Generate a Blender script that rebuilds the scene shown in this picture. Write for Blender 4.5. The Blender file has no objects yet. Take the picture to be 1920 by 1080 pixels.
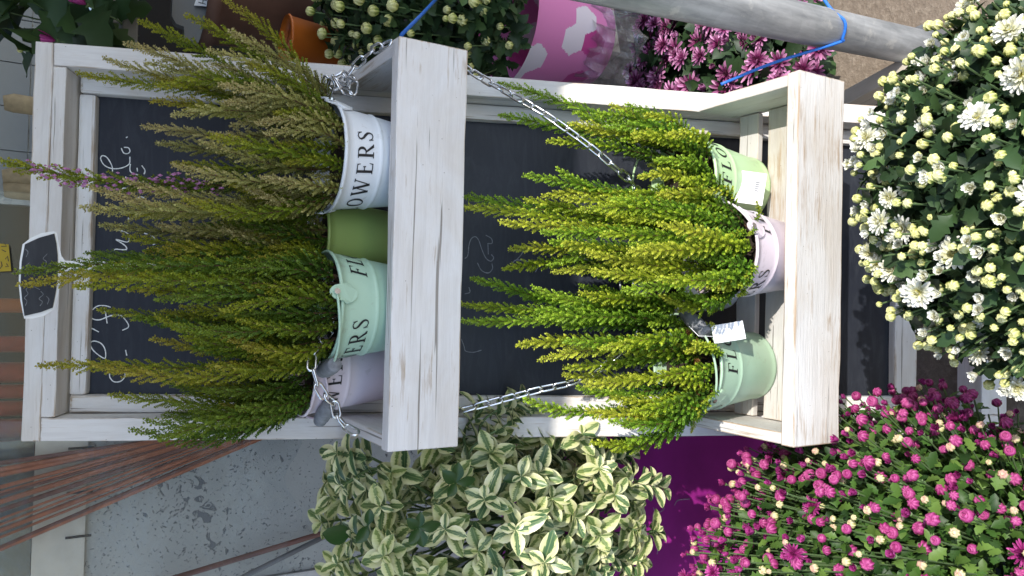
import bpy, bmesh, math, random
from mathutils import Matrix, Vector, noise
import numpy as np
rnd = random.Random(7)
S = bpy.context.scene
COL = S.collection

# ------------------------------------------------------------------ camera
LEAN = 0.3526            # the board leans back 20 degrees
ZT = 1.40                # height of its top edge
CAM = Vector((-0.066, -1.183, 1.368)); F_PX = 1451.8
FWD = Vector((0.019, 0.861, -0.508)).normalized()
RGT = Vector((1.0, -0.004, 0.030)); RGT = (RGT - FWD * RGT.dot(FWD)).normalized()
UPV = RGT.cross(FWD)
cd = bpy.data.cameras.new('camera'); cam = bpy.data.objects.new('camera', cd); COL.objects.link(cam)
cd.sensor_fit = 'HORIZONTAL'; cd.sensor_width = 36; cd.lens = 36 * F_PX / 1920
cd.clip_start = 0.02; cd.clip_end = 500
X, Y_, Z_ = -UPV, RGT, -FWD      # the phone is held on its side: up is to the left of the frame
cam.matrix_world = Matrix(((X.x, Y_.x, Z_.x, CAM.x), (X.y, Y_.y, Z_.y, CAM.y), (X.z, Y_.z, Z_.z, CAM.z), (0, 0, 0, 1)))
S.camera = cam

# ------------------------------------------------------------------ light
SUN_DIR = Vector((0.42, -0.62, 0.92)).normalized()       # towards the sun
w = bpy.data.worlds.new('World'); S.world = w; w.use_nodes = True
nt = w.node_tree; bg = nt.nodes['Background']
sky = nt.nodes.new('ShaderNodeTexSky'); sky.sky_type = 'NISHITA'; sky.sun_disc = False
sky.sun_elevation = math.asin(SUN_DIR.z); sky.sun_rotation = math.atan2(SUN_DIR.x, SUN_DIR.y)
nt.links.new(sky.outputs[0], bg.inputs[0]); bg.inputs[1].default_value = 0.15
sd = bpy.data.lights.new('sun', 'SUN'); sd.energy = 2.6; sd.angle = math.radians(0.53); sd.color = (1, .95, .87)
so = bpy.data.objects.new('sun', sd); COL.objects.link(so); so.rotation_euler = SUN_DIR.to_track_quat('Z', 'Y').to_euler()
so.location = (2, -3, 5)
S.view_settings.view_transform = 'Standard'; S.view_settings.look = 'None'; S.view_settings.gamma = 1
S.view_settings.exposure = 1.1

# ------------------------------------------------------------------ geometry helpers
ca, sa = math.cos(LEAN), math.sin(LEAN)
FM = Matrix(((1, 0, 0, 0), (0, ca, sa, 0), (0, -sa, ca, ZT), (0, 0, 0, 1)))   # board frame -> world

def ray(x, y):
    return FWD + RGT * ((1080 - y - 540) / F_PX) - UPV * ((x - 960) / F_PX)
def at(x, y, Y):
    d = ray(x, y); return CAM + d * ((Y - CAM.y) / d.y)
def atz(x, y, z):
    d = ray(x, y); return CAM + d * ((z - CAM.z) / d.z)
FMI = FM.inverted()
def onb(x, y, off):
    c = FMI @ CAM; d = FMI.to_3x3() @ ray(x, y); return c + d * ((off - c.y) / d.y)

WM = {}
def put(o, parent=None, M=None):
    M = M or Matrix()
    COL.objects.link(o) if o.name not in COL.objects else None
    if parent is not None:
        o.parent = parent; o.matrix_parent_inverse = Matrix()
        o.matrix_basis = WM[parent.name].inverted() @ M
    else:
        o.matrix_basis = M
    WM[o.name] = M.copy()
    return o
def tag(o, label=None, cat=None, group=None, kind=None):
    if label: o['label'] = label
    if cat: o['category'] = cat
    if group: o['group'] = group
    if kind: o['kind'] = kind
    return o
def thing(name, label, cat, M=None, group=None):
    o = bpy.data.objects.new(name, None); o.empty_display_size = .02
    if isinstance(M, (tuple, Vector)): M = Matrix.Translation(M)
    put(o, None, M); return tag(o, label, cat, group)
def meshobj(name, me, mat=None, parent=None, M=None):
    o = bpy.data.objects.new(name, me)
    if mat is not None and len(me.materials) == 0:
        for m in (mat if isinstance(mat, (list, tuple)) else [mat]): me.materials.append(m)
    return put(o, parent, M)

class MB:
    def __init__(s): s.v = []; s.f = []; s.m = []; s.a = {}; s.uv = None
    def add(s, vs, fs, m=0, **at_):
        b = len(s.v); s.v += [tuple(p) for p in vs]
        for f in fs: s.f.append(tuple(b + i for i in f)); s.m.append(m)
        for k in set(list(s.a) + list(at_)):
            L = s.a.setdefault(k, [0.0] * b)
            L += [0.0] * (b - len(L))
            val = at_.get(k, 0.0)
            L += list(val) if hasattr(val, '__len__') else [val] * len(vs)
    def box(s, c, h, m=0, **k):
        cx, cy, cz = c; a, b, d = h
        vs = [(cx + i * a, cy + j * b, cz + l * d) for i in (-1, 1) for j in (-1, 1) for l in (-1, 1)]
        s.add(vs, [(0, 1, 3, 2), (4, 6, 7, 5), (0, 4, 5, 1), (2, 3, 7, 6), (0, 2, 6, 4), (1, 5, 7, 3)], m, **k)
    def tube(s, pts, r, n=6, m=0, caps=True, **k):
        pts = [Vector(p) for p in pts]; R = r if hasattr(r, '__len__') else [r] * len(pts)
        vs = []; t0 = (pts[1] - pts[0]).normalized()
        u = t0.orthogonal().normalized()
        for i, p in enumerate(pts):
            t = (pts[min(i + 1, len(pts) - 1)] - pts[max(i - 1, 0)])
            t = t.normalized() if t.length > 1e-9 else t0
            u = (u - t * u.dot(t)).normalized(); v = t.cross(u)
            for j in range(n):
                a = 2 * math.pi * j / n; vs.append(p + (u * math.cos(a) + v * math.sin(a)) * R[i])
        fs = [(i * n + j, i * n + (j + 1) % n, (i + 1) * n + (j + 1) % n, (i + 1) * n + j) for i in range(len(pts) - 1) for j in range(n)]
        if caps: fs += [tuple(range(n - 1, -1, -1)), tuple((len(pts) - 1) * n + j for j in range(n))]
        s.add(vs, fs, m, **k)
    def lathe(s, prof, n=24, m=0, sx=1, **k):
        vs = []; fs = []
        for r, z in prof:
            for j in range(n):
                a = 2 * math.pi * j / n; vs.append((r * math.cos(a), r * math.sin(a) * sx, z))
        for i in range(len(prof) - 1):
            for j in range(n): fs.append((i * n + j, i * n + (j + 1) % n, (i + 1) * n + (j + 1) % n, (i + 1) * n + j))
        s.add(vs, fs, m, **k)
    def mesh(s, name, mats=(), smooth=False):
        me = bpy.data.meshes.new(name); me.from_pydata(s.v, [], s.f); me.update()
        if any(s.m): me.polygons.foreach_set('material_index', s.m)
        if smooth: me.polygons.foreach_set('use_smooth', [True] * len(me.polygons))
        for k, L in s.a.items():
            L = L + [0.0] * (len(s.v) - len(L))
            at_ = me.attributes.new(k, 'FLOAT', 'POINT'); at_.data.foreach_set('value', L)
        for m in mats: me.materials.append(m)
        return me

def basis(zdir, xhint, p, s=1.0):
    z = Vector(zdir).normalized(); x = Vector(xhint); x = x - z * x.dot(z)
    x = x.normalized() if x.length > 1e-6 else z.orthogonal().normalized()
    y = z.cross(x); M = Matrix((x * s, y * s, z * s)).transposed().to_4x4(); M.translation = p
    return M
def spline(P, n):
    P = [Vector(p) for p in P]; Q = [2 * P[0] - P[1]] + P + [2 * P[-1] - P[-2]]; out = []
    for i in range(len(P) - 1):
        a, b, c, d = Q[i:i + 4]
        for j in range(n):
            t = j / n
            out.append(.5 * (2 * b + (c - a) * t + (2 * a - 5 * b + 4 * c - d) * t * t + (3 * b - a - 3 * c + d) * t ** 3))
    return out + [P[-1]]

# ------------------------------------------------------------------ materials
def newmat(name):
    m = bpy.data.materials.new(name); m.use_nodes = True; t = m.node_tree
    return m, t, t.nodes['Principled BSDF']
def N(t, typ, **kw):
    n = t.nodes.new(typ)
    for k, v in kw.items(): setattr(n, k, v)
    return n
def ramp(t, stops, fac=None, interp='LINEAR'):
    r = N(t, 'ShaderNodeValToRGB'); r.color_ramp.interpolation = interp; e = r.color_ramp.elements
    while len(e) < len(stops): e.new(.5)
    for el, (p, c) in zip(e, stops): el.position = p; el.color = (*c, 1) if len(c) == 3 else c
    if fac is not None: t.links.new(fac, r.inputs[0])
    return r
def noi(t, vec, scale, detail=4, rough=.6, dist=0):
    n = N(t, 'ShaderNodeTexNoise'); n.inputs['Scale'].default_value = scale; n.inputs['Detail'].default_value = detail
    n.inputs['Roughness'].default_value = rough; n.inputs['Distortion'].default_value = dist
    if vec is not None: t.links.new(vec, n.inputs['Vector'])
    return n.outputs['Fac']
def mixc(t, fac, a, b, mode='MIX'):
    n = N(t, 'ShaderNodeMix', data_type='RGBA', blend_type=mode)
    for s, v in ((n.inputs[0], fac), (n.inputs[6], a), (n.inputs[7], b)):
        if hasattr(v, 'links') or hasattr(v, 'is_linked'): t.links.new(v, s)
        elif isinstance(v, (int, float)): s.default_value = v
        else: s.default_value = (*v, 1) if len(v) == 3 else v
    return n.outputs[2]
def mth(t, op, a, b=0.0, c=None):
    n = N(t, 'ShaderNodeMath', operation=op)
    for s, v in zip(n.inputs, (a, b, c)):
        if v is None: continue
        if isinstance(v, (int, float)): s.default_value = v
        else: t.links.new(v, s)
    return n.outputs[0]
def bump(t, b, h, strength=.3, dist=.002):
    n = N(t, 'ShaderNodeBump'); n.inputs['Strength'].default_value = strength; n.inputs['Distance'].default_value = dist
    t.links.new(h, n.inputs['Height']); t.links.new(n.outputs[0], b.inputs['Normal'])
def objvec(t, scale=(1, 1, 1), rand=True):
    tc = N(t, 'ShaderNodeTexCoord'); mp = N(t, 'ShaderNodeMapping'); mp.inputs['Scale'].default_value = scale
    t.links.new(tc.outputs['Object'], mp.inputs['Vector'])
    if rand:
        oi = N(t, 'ShaderNodeObjectInfo'); mu = mth(t, 'MULTIPLY', oi.outputs['Random'], 37.0)
        cx = N(t, 'ShaderNodeCombineXYZ'); t.links.new(mu, cx.inputs[0]); t.links.new(mu, cx.inputs[1])
        t.links.new(cx.outputs[0], mp.inputs['Location'])
    return mp.outputs[0]

def plain(name, col, rough=.5, metal=0.0, var=.0, scale=40, bumpn=0.0):
    m, t, b = newmat(name); b.inputs['Roughness'].default_value = rough; b.inputs['Metallic'].default_value = metal
    if var or bumpn:
        v = objvec(t); n = noi(t, v, scale, 5)
        c = mixc(t, mth(t, 'MULTIPLY', mth(t, 'SUBTRACT', n, .3), 2.0), [x * (1 - var) for x in col], [min(1, x * (1 + var)) for x in col])
        t.links.new(c, b.inputs['Base Color'])
        r_ = mth(t, 'MULTIPLY_ADD', n, .25, rough - .1); t.links.new(r_, b.inputs['Roughness'])
        if bumpn: bump(t, b, n, bumpn, .002)
    else: b.inputs['Base Color'].default_value = (*col, 1)
    return m

def paintwood(name, paint=(.755, .74, .73), bare=(.36, .25, .15), wear=.5, grain=1.0):
    m, t, b = newmat(name)
    v = objvec(t, (9, 130, 130)); v2 = objvec(t, (30, 420, 420)); vi = objvec(t, (1, 1, 1))
    g = noi(t, v, 1.0, 6, .65, .6); fine = noi(t, v2, 1.0, 5, .7, .3); big = noi(t, vi, 9, 4, .55)
    w_ = mth(t, 'ADD', mth(t, 'MULTIPLY', g, .65), mth(t, 'MULTIPLY', big, .5))
    w_ = mth(t, 'ADD', w_, mth(t, 'MULTIPLY', fine, .25))
    mask = ramp(t, [(.86 - .16 * wear, (0, 0, 0)), (1.0 - .18 * wear, (1, 1, 1))], w_)
    stain = ramp(t, [(.40, (1, 1, 1)), (.75, (.88, .83, .77))], noi(t, objvec(t, (6, 14, 14)), 1.0, 5, .6, .8))
    streak = ramp(t, [(.3, (.86, .85, .84)), (.55, (1, 1, 1))], g)
    c = mixc(t, 1.0, paint, stain.outputs[0], 'MULTIPLY'); c = mixc(t, .8, c, streak.outputs[0], 'MULTIPLY')
    c = mixc(t, mth(t, 'MULTIPLY', mask.outputs[0], .8), c, bare)
    crack = ramp(t, [(.665, (0, 0, 0)), (.70, (1, 1, 1))], noi(t, objvec(t, (4, 230, 230)), 1.0, 3, .5, .2))
    c = mixc(t, mth(t, 'MULTIPLY', crack.outputs[0], .75), c, (.16, .13, .10))
    vd = N(t, 'ShaderNodeTexVoronoi'); vd.inputs['Scale'].default_value = 75; t.links.new(vi, vd.inputs['Vector'])
    nick = ramp(t, [(.035, (1, 1, 1)), (.06, (0, 0, 0))], vd.outputs['Distance'])
    c = mixc(t, mth(t, 'MULTIPLY', nick.outputs[0], .7), c, (.2, .16, .12))
    t.links.new(c, b.inputs['Base Color']); b.inputs['Roughness'].default_value = .68
    h = mth(t, 'SUBTRACT', mth(t, 'ADD', mth(t, 'MULTIPLY', g, .6), mth(t, 'MULTIPLY', fine, .5)), mth(t, 'MULTIPLY', crack.outputs[0], .8))
    bump(t, b, h, .35 * grain, .0015)
    return m
M_wood = paintwood('white_painted_wood', wear=.42, grain=1.3)
M_woodE = paintwood('worn_painted_edge', wear=1.05)
M_wood2 = paintwood('rough_white_painted_wood', paint=(.70, .69, .67), wear=.72, grain=2.2)
M_wood2E = paintwood('rough_worn_edge', paint=(.64, .60, .55), wear=1.5, grain=2.2)
M_wood3 = paintwood('rough_grey_slat', paint=(.58, .57, .55), wear=.8, grain=2.2)
M_wood3E = paintwood('rough_grey_slat_edge', paint=(.66, .62, .56), wear=1.1, grain=2.0)
M_greywood = paintwood('weathered_grey_wood', paint=(.30, .30, .29), bare=(.16, .13, .10), wear=.7, grain=1.8)
M_plank = paintwood('pale_bare_plank', paint=(.48, .43, .36), bare=(.3, .23, .15), wear=.6, grain=1.5)

def mat_board():
    m, t, b = newmat('blackboard'); v = objvec(t, (1, 1, 1), False)
    n = noi(t, v, 6, 5, .6, .6); n2 = noi(t, objvec(t, (3, 1, 14), False), 4, 6, .7, 1.5)
    c = mixc(t, n, (.010, .012, .019), (.024, .028, .039)); sm = ramp(t, [(.45, (0, 0, 0)), (.8, (1, 1, 1))], n2)
    c = mixc(t, mth(t, 'MULTIPLY', sm.outputs[0], .22), c, (.10, .11, .125)); t.links.new(c, b.inputs['Base Color'])
    b.inputs['Specular IOR Level'].default_value = .3; t.links.new(mth(t, 'MULTIPLY_ADD', n, .18, .36), b.inputs['Roughness']); bump(t, b, noi(t, v, 260, 2), .08, .001)
    return m
M_board = mat_board()
M_chalk = plain('white_chalk', (.78, .79, .78), .95, var=.25, scale=600)
M_chalkf = plain('rubbed_chalk', (.20, .21, .23), .95, var=.4, scale=400)

def enamel(name, col, rough=.32):
    m, t, b = newmat(name); v = objvec(t)
    n = noi(t, v, 16, 5, .6); sp = ramp(t, [(.60, (0, 0, 0)), (.68, (1, 1, 1))], noi(t, v, 70, 4, .7))
    c = mixc(t, n, [x * .90 for x in col], [min(1, x * 1.06) for x in col])
    c = mixc(t, mth(t, 'MULTIPLY', sp.outputs[0], .18), c, (.25, .20, .14)); t.links.new(c, b.inputs['Base Color'])
    t.links.new(mth(t, 'MULTIPLY_ADD', n, .22, rough - .08), b.inputs['Roughness']); bump(t, b, noi(t, v, 30, 3), .07, .002)
    return m
M_white = enamel('white_enamel', (.74, .77, .80)); M_mint = enamel('mint_enamel', (.42, .60, .46)); M_pink = enamel('pale_pink_enamel', (.70, .60, .65))
M_olive = enamel('olive_green_enamel', (.30, .40, .12)); M_lime = enamel('light_green_enamel', (.50, .70, .38)); M_lilac = enamel('lilac_white_enamel', (.62, .63, .74))
M_black = plain('black_lettering', (.012, .012, .014), .5)
M_grip = plain('grey_wooden_grip', (.22, .23, .25), .75, var=.35, scale=120, bumpn=.5)
M_chain = plain('zinc_chain', (.72, .73, .75), .22, metal=1.0, var=.1, scale=200)
M_rivet = plain('rusty_rivet', (.10, .05, .035), .8)
M_soil = plain('peat', (.03, .02, .013), .95, var=.5, scale=200, bumpn=1.0)
M_paper = plain('white_card', (.80, .80, .82), .6)
M_print = plain('grey_print', (.18, .18, .2), .7)
M_plastic = plain('white_plastic', (.80, .81, .82), .3)
M_dkplastic = plain('black_plastic', (.018, .018, .02), .35)
M_blue = plain('blue_cord', (.02, .16, .62), .45, var=.2, scale=400)

def galv():
    m, t, b = newmat('galvanised_steel'); v = objvec(t, (1, 1, 1))
    vo = N(t, 'ShaderNodeTexVoronoi'); vo.inputs['Scale'].default_value = 55; t.links.new(v, vo.inputs['Vector'])
    n = noi(t, objvec(t, (40, 40, 5)), 1, 6, .65); n2 = noi(t, v, 25, 6, .7)
    c = mixc(t, ramp(t, [(.35, (0, 0, 0)), (.65, (1, 1, 1))], n).outputs[0], (.20, .22, .24), (.56, .58, .60)); c = mixc(t, .25, c, mixc(t, vo.outputs['Color'], (.3, .32, .34), (.6, .62, .63)))
    st = ramp(t, [(.58, (0, 0, 0)), (.66, (1, 1, 1))], n2); c = mixc(t, mth(t, 'MULTIPLY', st.outputs[0], .5), c, (.66, .66, .63))
    t.links.new(c, b.inputs['Base Color']); b.inputs['Metallic'].default_value = .55; t.links.new(mth(t, 'MULTIPLY_ADD', n, .3, .35), b.inputs['Roughness'])
    bump(t, b, n2, .25, .002); return m
M_galv = galv()

def leafmat(name, stops, attr='t', trans=.28, rough=.5, objvar=.25, rattr='r', spec=.4):
    """colour along attr, jitter by r (painted crease shade on buds) and per object"""
    m, t, b = newmat(name); out = t.nodes['Material Output']
    a = N(t, 'ShaderNodeAttribute', attribute_name=attr); r = N(t, 'ShaderNodeAttribute', attribute_name=rattr)
    oi = N(t, 'ShaderNodeObjectInfo')
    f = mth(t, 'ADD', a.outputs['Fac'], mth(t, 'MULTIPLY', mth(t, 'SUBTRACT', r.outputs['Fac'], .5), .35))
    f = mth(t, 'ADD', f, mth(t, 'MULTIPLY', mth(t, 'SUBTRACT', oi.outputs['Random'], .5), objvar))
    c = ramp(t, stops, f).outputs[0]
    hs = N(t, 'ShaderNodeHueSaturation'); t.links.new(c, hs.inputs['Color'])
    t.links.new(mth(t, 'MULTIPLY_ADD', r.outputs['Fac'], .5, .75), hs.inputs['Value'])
    c = hs.outputs[0]; t.links.new(c, b.inputs['Base Color']); b.inputs['Roughness'].default_value = rough
    b.inputs['Specular IOR Level'].default_value = spec
    tr = N(t, 'ShaderNodeBsdfTranslucent'); t.links.new(c, tr.inputs['Color'])
    mx = N(t, 'ShaderNodeMixShader'); mx.inputs[0].default_value = trans
    t.links.new(b.outputs[0], mx.inputs[1]); t.links.new(tr.outputs[0], mx.inputs[2]); t.links.new(mx.outputs[0], out.inputs['Surface'])
    return m
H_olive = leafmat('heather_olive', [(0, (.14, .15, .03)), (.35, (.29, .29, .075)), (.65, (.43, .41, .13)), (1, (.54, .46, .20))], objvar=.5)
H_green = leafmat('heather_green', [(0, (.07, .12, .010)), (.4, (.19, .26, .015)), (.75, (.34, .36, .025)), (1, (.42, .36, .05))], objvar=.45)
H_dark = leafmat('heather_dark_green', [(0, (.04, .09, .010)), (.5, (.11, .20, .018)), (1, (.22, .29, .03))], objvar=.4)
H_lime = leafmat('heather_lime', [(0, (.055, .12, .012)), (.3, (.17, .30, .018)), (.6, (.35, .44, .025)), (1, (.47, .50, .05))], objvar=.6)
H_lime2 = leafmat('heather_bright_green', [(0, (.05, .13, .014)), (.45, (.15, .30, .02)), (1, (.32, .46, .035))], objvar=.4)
H_brown = leafmat('heather_dried', [(0, (.10, .045, .015)), (1, (.22, .11, .03))])
M_stem = plain('heather_stem', (.11, .055, .025), .8)
M_hflower = plain('heather_blossom', (.48, .20, .40), .6, var=.4, scale=300)
MUM_leaf = leafmat('chrysanthemum_leaf', [(0, (.018, .040, .016)), (.5, (.032, .070, .024)), (1, (.06, .115, .035))], trans=.2)
MUM_leafB = leafmat('fresh_chrysanthemum_leaf', [(0, (.022, .06, .013)), (.5, (.055, .13, .022)), (1, (.13, .22, .045))], trans=.25)
MUM_stem = plain('chrysanthemum_stem', (.10, .16, .06), .6)
W_petal = leafmat('cream_petal', [(0, (.55, .50, .10)), (.35, (.74, .72, .42)), (.7, (.80, .80, .70)), (1, (.82, .82, .78))], trans=.25, objvar=.2)
Y_bud = leafmat('yellow_bud', [(0, (.12, .19, .04)), (.35, (.30, .36, .08)), (.6, (.62, .62, .22)), (1, (.76, .75, .40))], trans=.12, objvar=.3)
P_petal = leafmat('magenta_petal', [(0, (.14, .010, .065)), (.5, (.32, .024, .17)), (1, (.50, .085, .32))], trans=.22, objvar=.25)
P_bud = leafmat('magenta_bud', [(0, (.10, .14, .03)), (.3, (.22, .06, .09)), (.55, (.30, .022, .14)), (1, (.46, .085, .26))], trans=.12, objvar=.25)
C_bud = leafmat('cream_bud', [(0, (.14, .20, .05)), (.35, (.42, .44, .14)), (.7, (.70, .62, .36)), (1, (.62, .34, .30))], trans=.12, objvar=.3)
V_petal = leafmat('mauve_petal', [(0, (.07, .006, .03)), (.4, (.24, .035, .14)), (1, (.58, .27, .47))], trans=.2, objvar=.2)

def varieg():
    m, t, b = newmat('variegated_leaf'); out = t.nodes['Material Output']
    u = N(t, 'ShaderNodeAttribute', attribute_name='u'); l = N(t, 'ShaderNodeAttribute', attribute_name='l'); oi = N(t, 'ShaderNodeObjectInfo')
    r = N(t, 'ShaderNodeAttribute', attribute_name='r')
    v = objvec(t, (420, 90, 1)); n = noi(t, v, 1.0, 4, .65, .8)
    e = mth(t, 'ADD', mth(t, 'ABSOLUTE', u.outputs['Fac']), mth(t, 'MULTIPLY', mth(t, 'SUBTRACT', n, .5), 1.0))
    e = mth(t, 'ADD', e, mth(t, 'MULTIPLY', mth(t, 'SUBTRACT', mth(t, 'ADD', oi.outputs['Random'], r.outputs['Fac']), .8), .28))
    g = ramp(t, [(.10, (.06, .13, .05)), (.27, (.13, .21, .08)), (.33, (.66, .67, .33)), (.9, (.82, .79, .52))], e)
    y = mixc(t, mth(t, 'MULTIPLY', r.outputs['Fac'], .55), g.outputs[0], (.34, .40, .07), 'MIX')
    mid = ramp(t, [(.03, (1, 1, 1)), (.07, (0, 0, 0))], mth(t, 'ABSOLUTE', u.outputs['Fac']))
    c = mixc(t, mth(t, 'MULTIPLY', mid.outputs[0], .5), y, (.30, .36, .15))
    t.links.new(c, b.inputs['Base Color']); b.inputs['Roughness'].default_value = .38
    tr = N(t, 'ShaderNodeBsdfTranslucent'); t.links.new(c, tr.inputs['Color']); mx = N(t, 'ShaderNodeMixShader'); mx.inputs[0].default_value = .2
    t.links.new(b.outputs[0], mx.inputs[1]); t.links.new(tr.outputs[0], mx.inputs[2]); t.links.new(mx.outputs[0], out.inputs['Surface'])
    return m
M_var = varieg()
E_green = leafmat('plain_green_leaf', [(0, (.03, .085, .02)), (1, (.08, .19, .03))], trans=.15, rough=.35)

def plaster():
    m, t, b = newmat('grey_plaster'); v = objvec(t, (1, 1, 1), False)
    n = noi(t, v, 5, 6, .6, .3); f = noi(t, v, 90, 4, .7)
    c = mixc(t, n, (.30, .32, .31), (.46, .475, .46)); c = mixc(t, mth(t, 'MULTIPLY', f, .4), c, (.42, .44, .42))
    big = noi(t, v, 4.0, 3, .5); chip = noi(t, v, 38, 5, .66, 1.3)
    chs = mth(t, 'ADD', mth(t, 'MULTIPLY', chip, .75), mth(t, 'MULTIPLY', big, .35))
    ch = ramp(t, [(.64, (0, 0, 0)), (.66, (1, 1, 1))], chs)
    pit = ramp(t, [(.66, (0, 0, 0)), (.69, (1, 1, 1))], noi(t, v, 190, 2, .5, .8))
    mk = mth(t, 'MAXIMUM', ch.outputs[0], pit.outputs[0])
    c = mixc(t, mth(t, 'MULTIPLY', mk, .85), c, (.11, .13, .15)); t.links.new(c, b.inputs['Base Color']); b.inputs['Roughness'].default_value = .85
    bump(t, b, mth(t, 'SUBTRACT', mth(t, 'MULTIPLY', f, .3), mk), .8, .003); return m
M_plaster = plaster()
def ground():
    m, t, b = newmat('dusty_brown_ground'); v = objvec(t, (1, 1, 1), False)
    n = noi(t, v, 4, 8, .65, .4); f = noi(t, v, 60, 6, .7)
    c = mixc(t, n, (.10, .075, .055), (.30, .24, .18)); c = mixc(t, mth(t, 'MULTIPLY', ramp(t, [(.5, (0, 0, 0)), (.7, (1, 1, 1))], f).outputs[0], .5), c, (.38, .32, .25))
    t.links.new(c, b.inputs['Base Color']); b.inputs['Roughness'].default_value = .9; bump(t, b, mth(t, 'ADD', n, f), .8, .008); return m
M_ground = ground()
M_fuch = plain('fuchsia_painted_board', (.40, .025, .30), .42, var=.3, scale=5)
M_cream = plain('cream_stone_sill', (.60, .57, .49), .8, var=.15, scale=14, bumpn=.25)
M_red = plain('red_painted_pipe', (.36, .045, .025), .4, var=.35, scale=30)
M_copper = plain('copper_bar_and_streak', (.33, .11, .05), .45, var=.35, scale=30)
M_copper2 = plain('dark_copper_streak_and_cable', (.14, .055, .04), .5, var=.3, scale=30)
M_dark = plain('dark_interior', (.015, .014, .014), .9, var=.3, scale=10)
M_glassdk = plain('dark_window_panel', (.09, .11, .12), .15, var=.4, scale=6)
M_terra = plain('brown_clay', (.13, .065, .045), .7, var=.25, scale=14, bumpn=.2)
M_orange = plain('orange_wrap', (.45, .11, .012), .45, var=.1, scale=8)
M_tile = plain('grey_tile', (.22, .24, .26), .3, var=.1, scale=12)
M_log = plain('pale_log_wood', (.42, .33, .20), .8, var=.4, scale=25, bumpn=.4)
M_yellow = plain('yellow_sign', (.50, .36, .01), .5)
M_greymetal = plain('grey_painted_metal', (.14, .145, .15), .45, var=.2, scale=10)
M_tan = plain('tan_awning_cloth', (.62, .60, .55), .9)
def clearmat(name, alpha=.25, tint=(.9, .93, .95), rough=.12, bmp=.6, refl=1.5):
    m, t, b = newmat(name); out = t.nodes['Material Output']
    g = N(t, 'ShaderNodeBsdfGlossy'); g.inputs['Roughness'].default_value = rough
    tr = N(t, 'ShaderNodeBsdfTransparent'); tr.inputs[0].default_value = (*tint, 1)
    df = N(t, 'ShaderNodeBsdfDiffuse'); df.inputs[0].default_value = (.8, .82, .85, 1)
    fr = N(t, 'ShaderNodeFresnel'); fr.inputs[0].default_value = 1.45
    m1 = N(t, 'ShaderNodeMixShader'); m1.inputs[0].default_value = alpha
    t.links.new(tr.outputs[0], m1.inputs[1]); t.links.new(df.outputs[0], m1.inputs[2])
    m2 = N(t, 'ShaderNodeMixShader'); t.links.new(mth(t, 'MULTIPLY', fr.outputs[0], refl), m2.inputs[0]); t.links.new(m1.outputs[0], m2.inputs[1]); t.links.new(g.outputs[0], m2.inputs[2])
    t.links.new(m2.outputs[0], out.inputs['Surface'])
    n = noi(t, objvec(t), 14, 4, .6, 1.5); bp = N(t, 'ShaderNodeBump'); bp.inputs['Strength'].default_value = bmp; bp.inputs['Distance'].default_value = .01
    t.links.new(n, bp.inputs['Height']); t.links.new(bp.outputs[0], g.inputs['Normal']); return m
M_film = clearmat('clear_plastic_film', .10)
M_cup = clearmat('frosted_plastic', .45)
M_pane = clearmat('window_glass', .012, (.93, .95, .95), .03, .02, .5)

# ------------------------------------------------------------------ boards
def boardmesh(L, wd, th, bev=.0016, wob=.0006, seed=0):
    """board with its length along local x, width along z, thickness along y; bevel faces use slot 1"""
    bm = bmesh.new(); bmesh.ops.create_cube(bm, size=1)
    for v in bm.verts: v.co = Vector((v.co.x * L, v.co.y * th, v.co.z * wd))
    r = bmesh.ops.bevel(bm, geom=bm.edges[:], offset=bev, segments=2, profile=.6, affect='EDGES')
    for f in r['faces']: f.material_index = 1
    n = max(2, int(L / .035))
    for k in range(1, n):
        x = -L / 2 + L * k / n
        bmesh.ops.bisect_plane(bm, geom=bm.verts[:] + bm.edges[:] + bm.faces[:], plane_co=(x, 0, 0), plane_no=(1, 0, 0))
    for v in bm.verts:
        q = Vector((v.co.x * 14 + seed * 9.1, v.co.y * 60, v.co.z * 60))
        v.co += Vector((0, noise.noise(q) * wob, noise.noise(q + Vector((31, 7, 3))) * wob * 1.6))
    me = bpy.data.meshes.new('board'); bm.to_mesh(me); bm.free()
    return me
def board(name, p0, p1, wd, th, mats, parent, side=Vector((0, 0, 1)), M0=None, bev=.0016, wob=.0006):
    """board from p0 to p1 (in M0 space), width along `side`"""
    p0, p1 = Vector(p0), Vector(p1); L = (p1 - p0).length; x = (p1 - p0).normalized()
    z = Vector(side); z = (z - x * z.dot(x)).normalized(); y = z.cross(x)
    M = Matrix((x, y, z)).transposed().to_4x4(); M.translation = (p0 + p1) / 2
    if M0: M = M0 @ M
    me = boardmesh(L, wd, th, bev, wob, rnd.random() * 50)
    return meshobj(name, me, mats, parent, M)
def ribbon(mb, pts, wdt, normal, off=Vector((0, 0, 0)), m=0):
    pts = [Vector(p) for p in pts]; vs = []; fs = []; normal = Vector(normal)
    for i, p in enumerate(pts):
        t = pts[min(i + 1, len(pts) - 1)] - pts[max(i - 1, 0)]; s = normal.cross(t)
        s = s.normalized() if s.length > 1e-9 else Vector((1, 0, 0)); ww = wdt * (.7 + .5 * noise.noise(p * 140 + Vector((5, 5, 5))) ** 2 + .25 * rnd.random())
        vs += [p + s * ww / 2 + off, p - s * ww / 2 + off]
    for i in range(len(pts) - 1): fs.append((2 * i, 2 * i + 1, 2 * i + 3, 2 * i + 2))
    mb.add(vs, fs, m)

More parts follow.
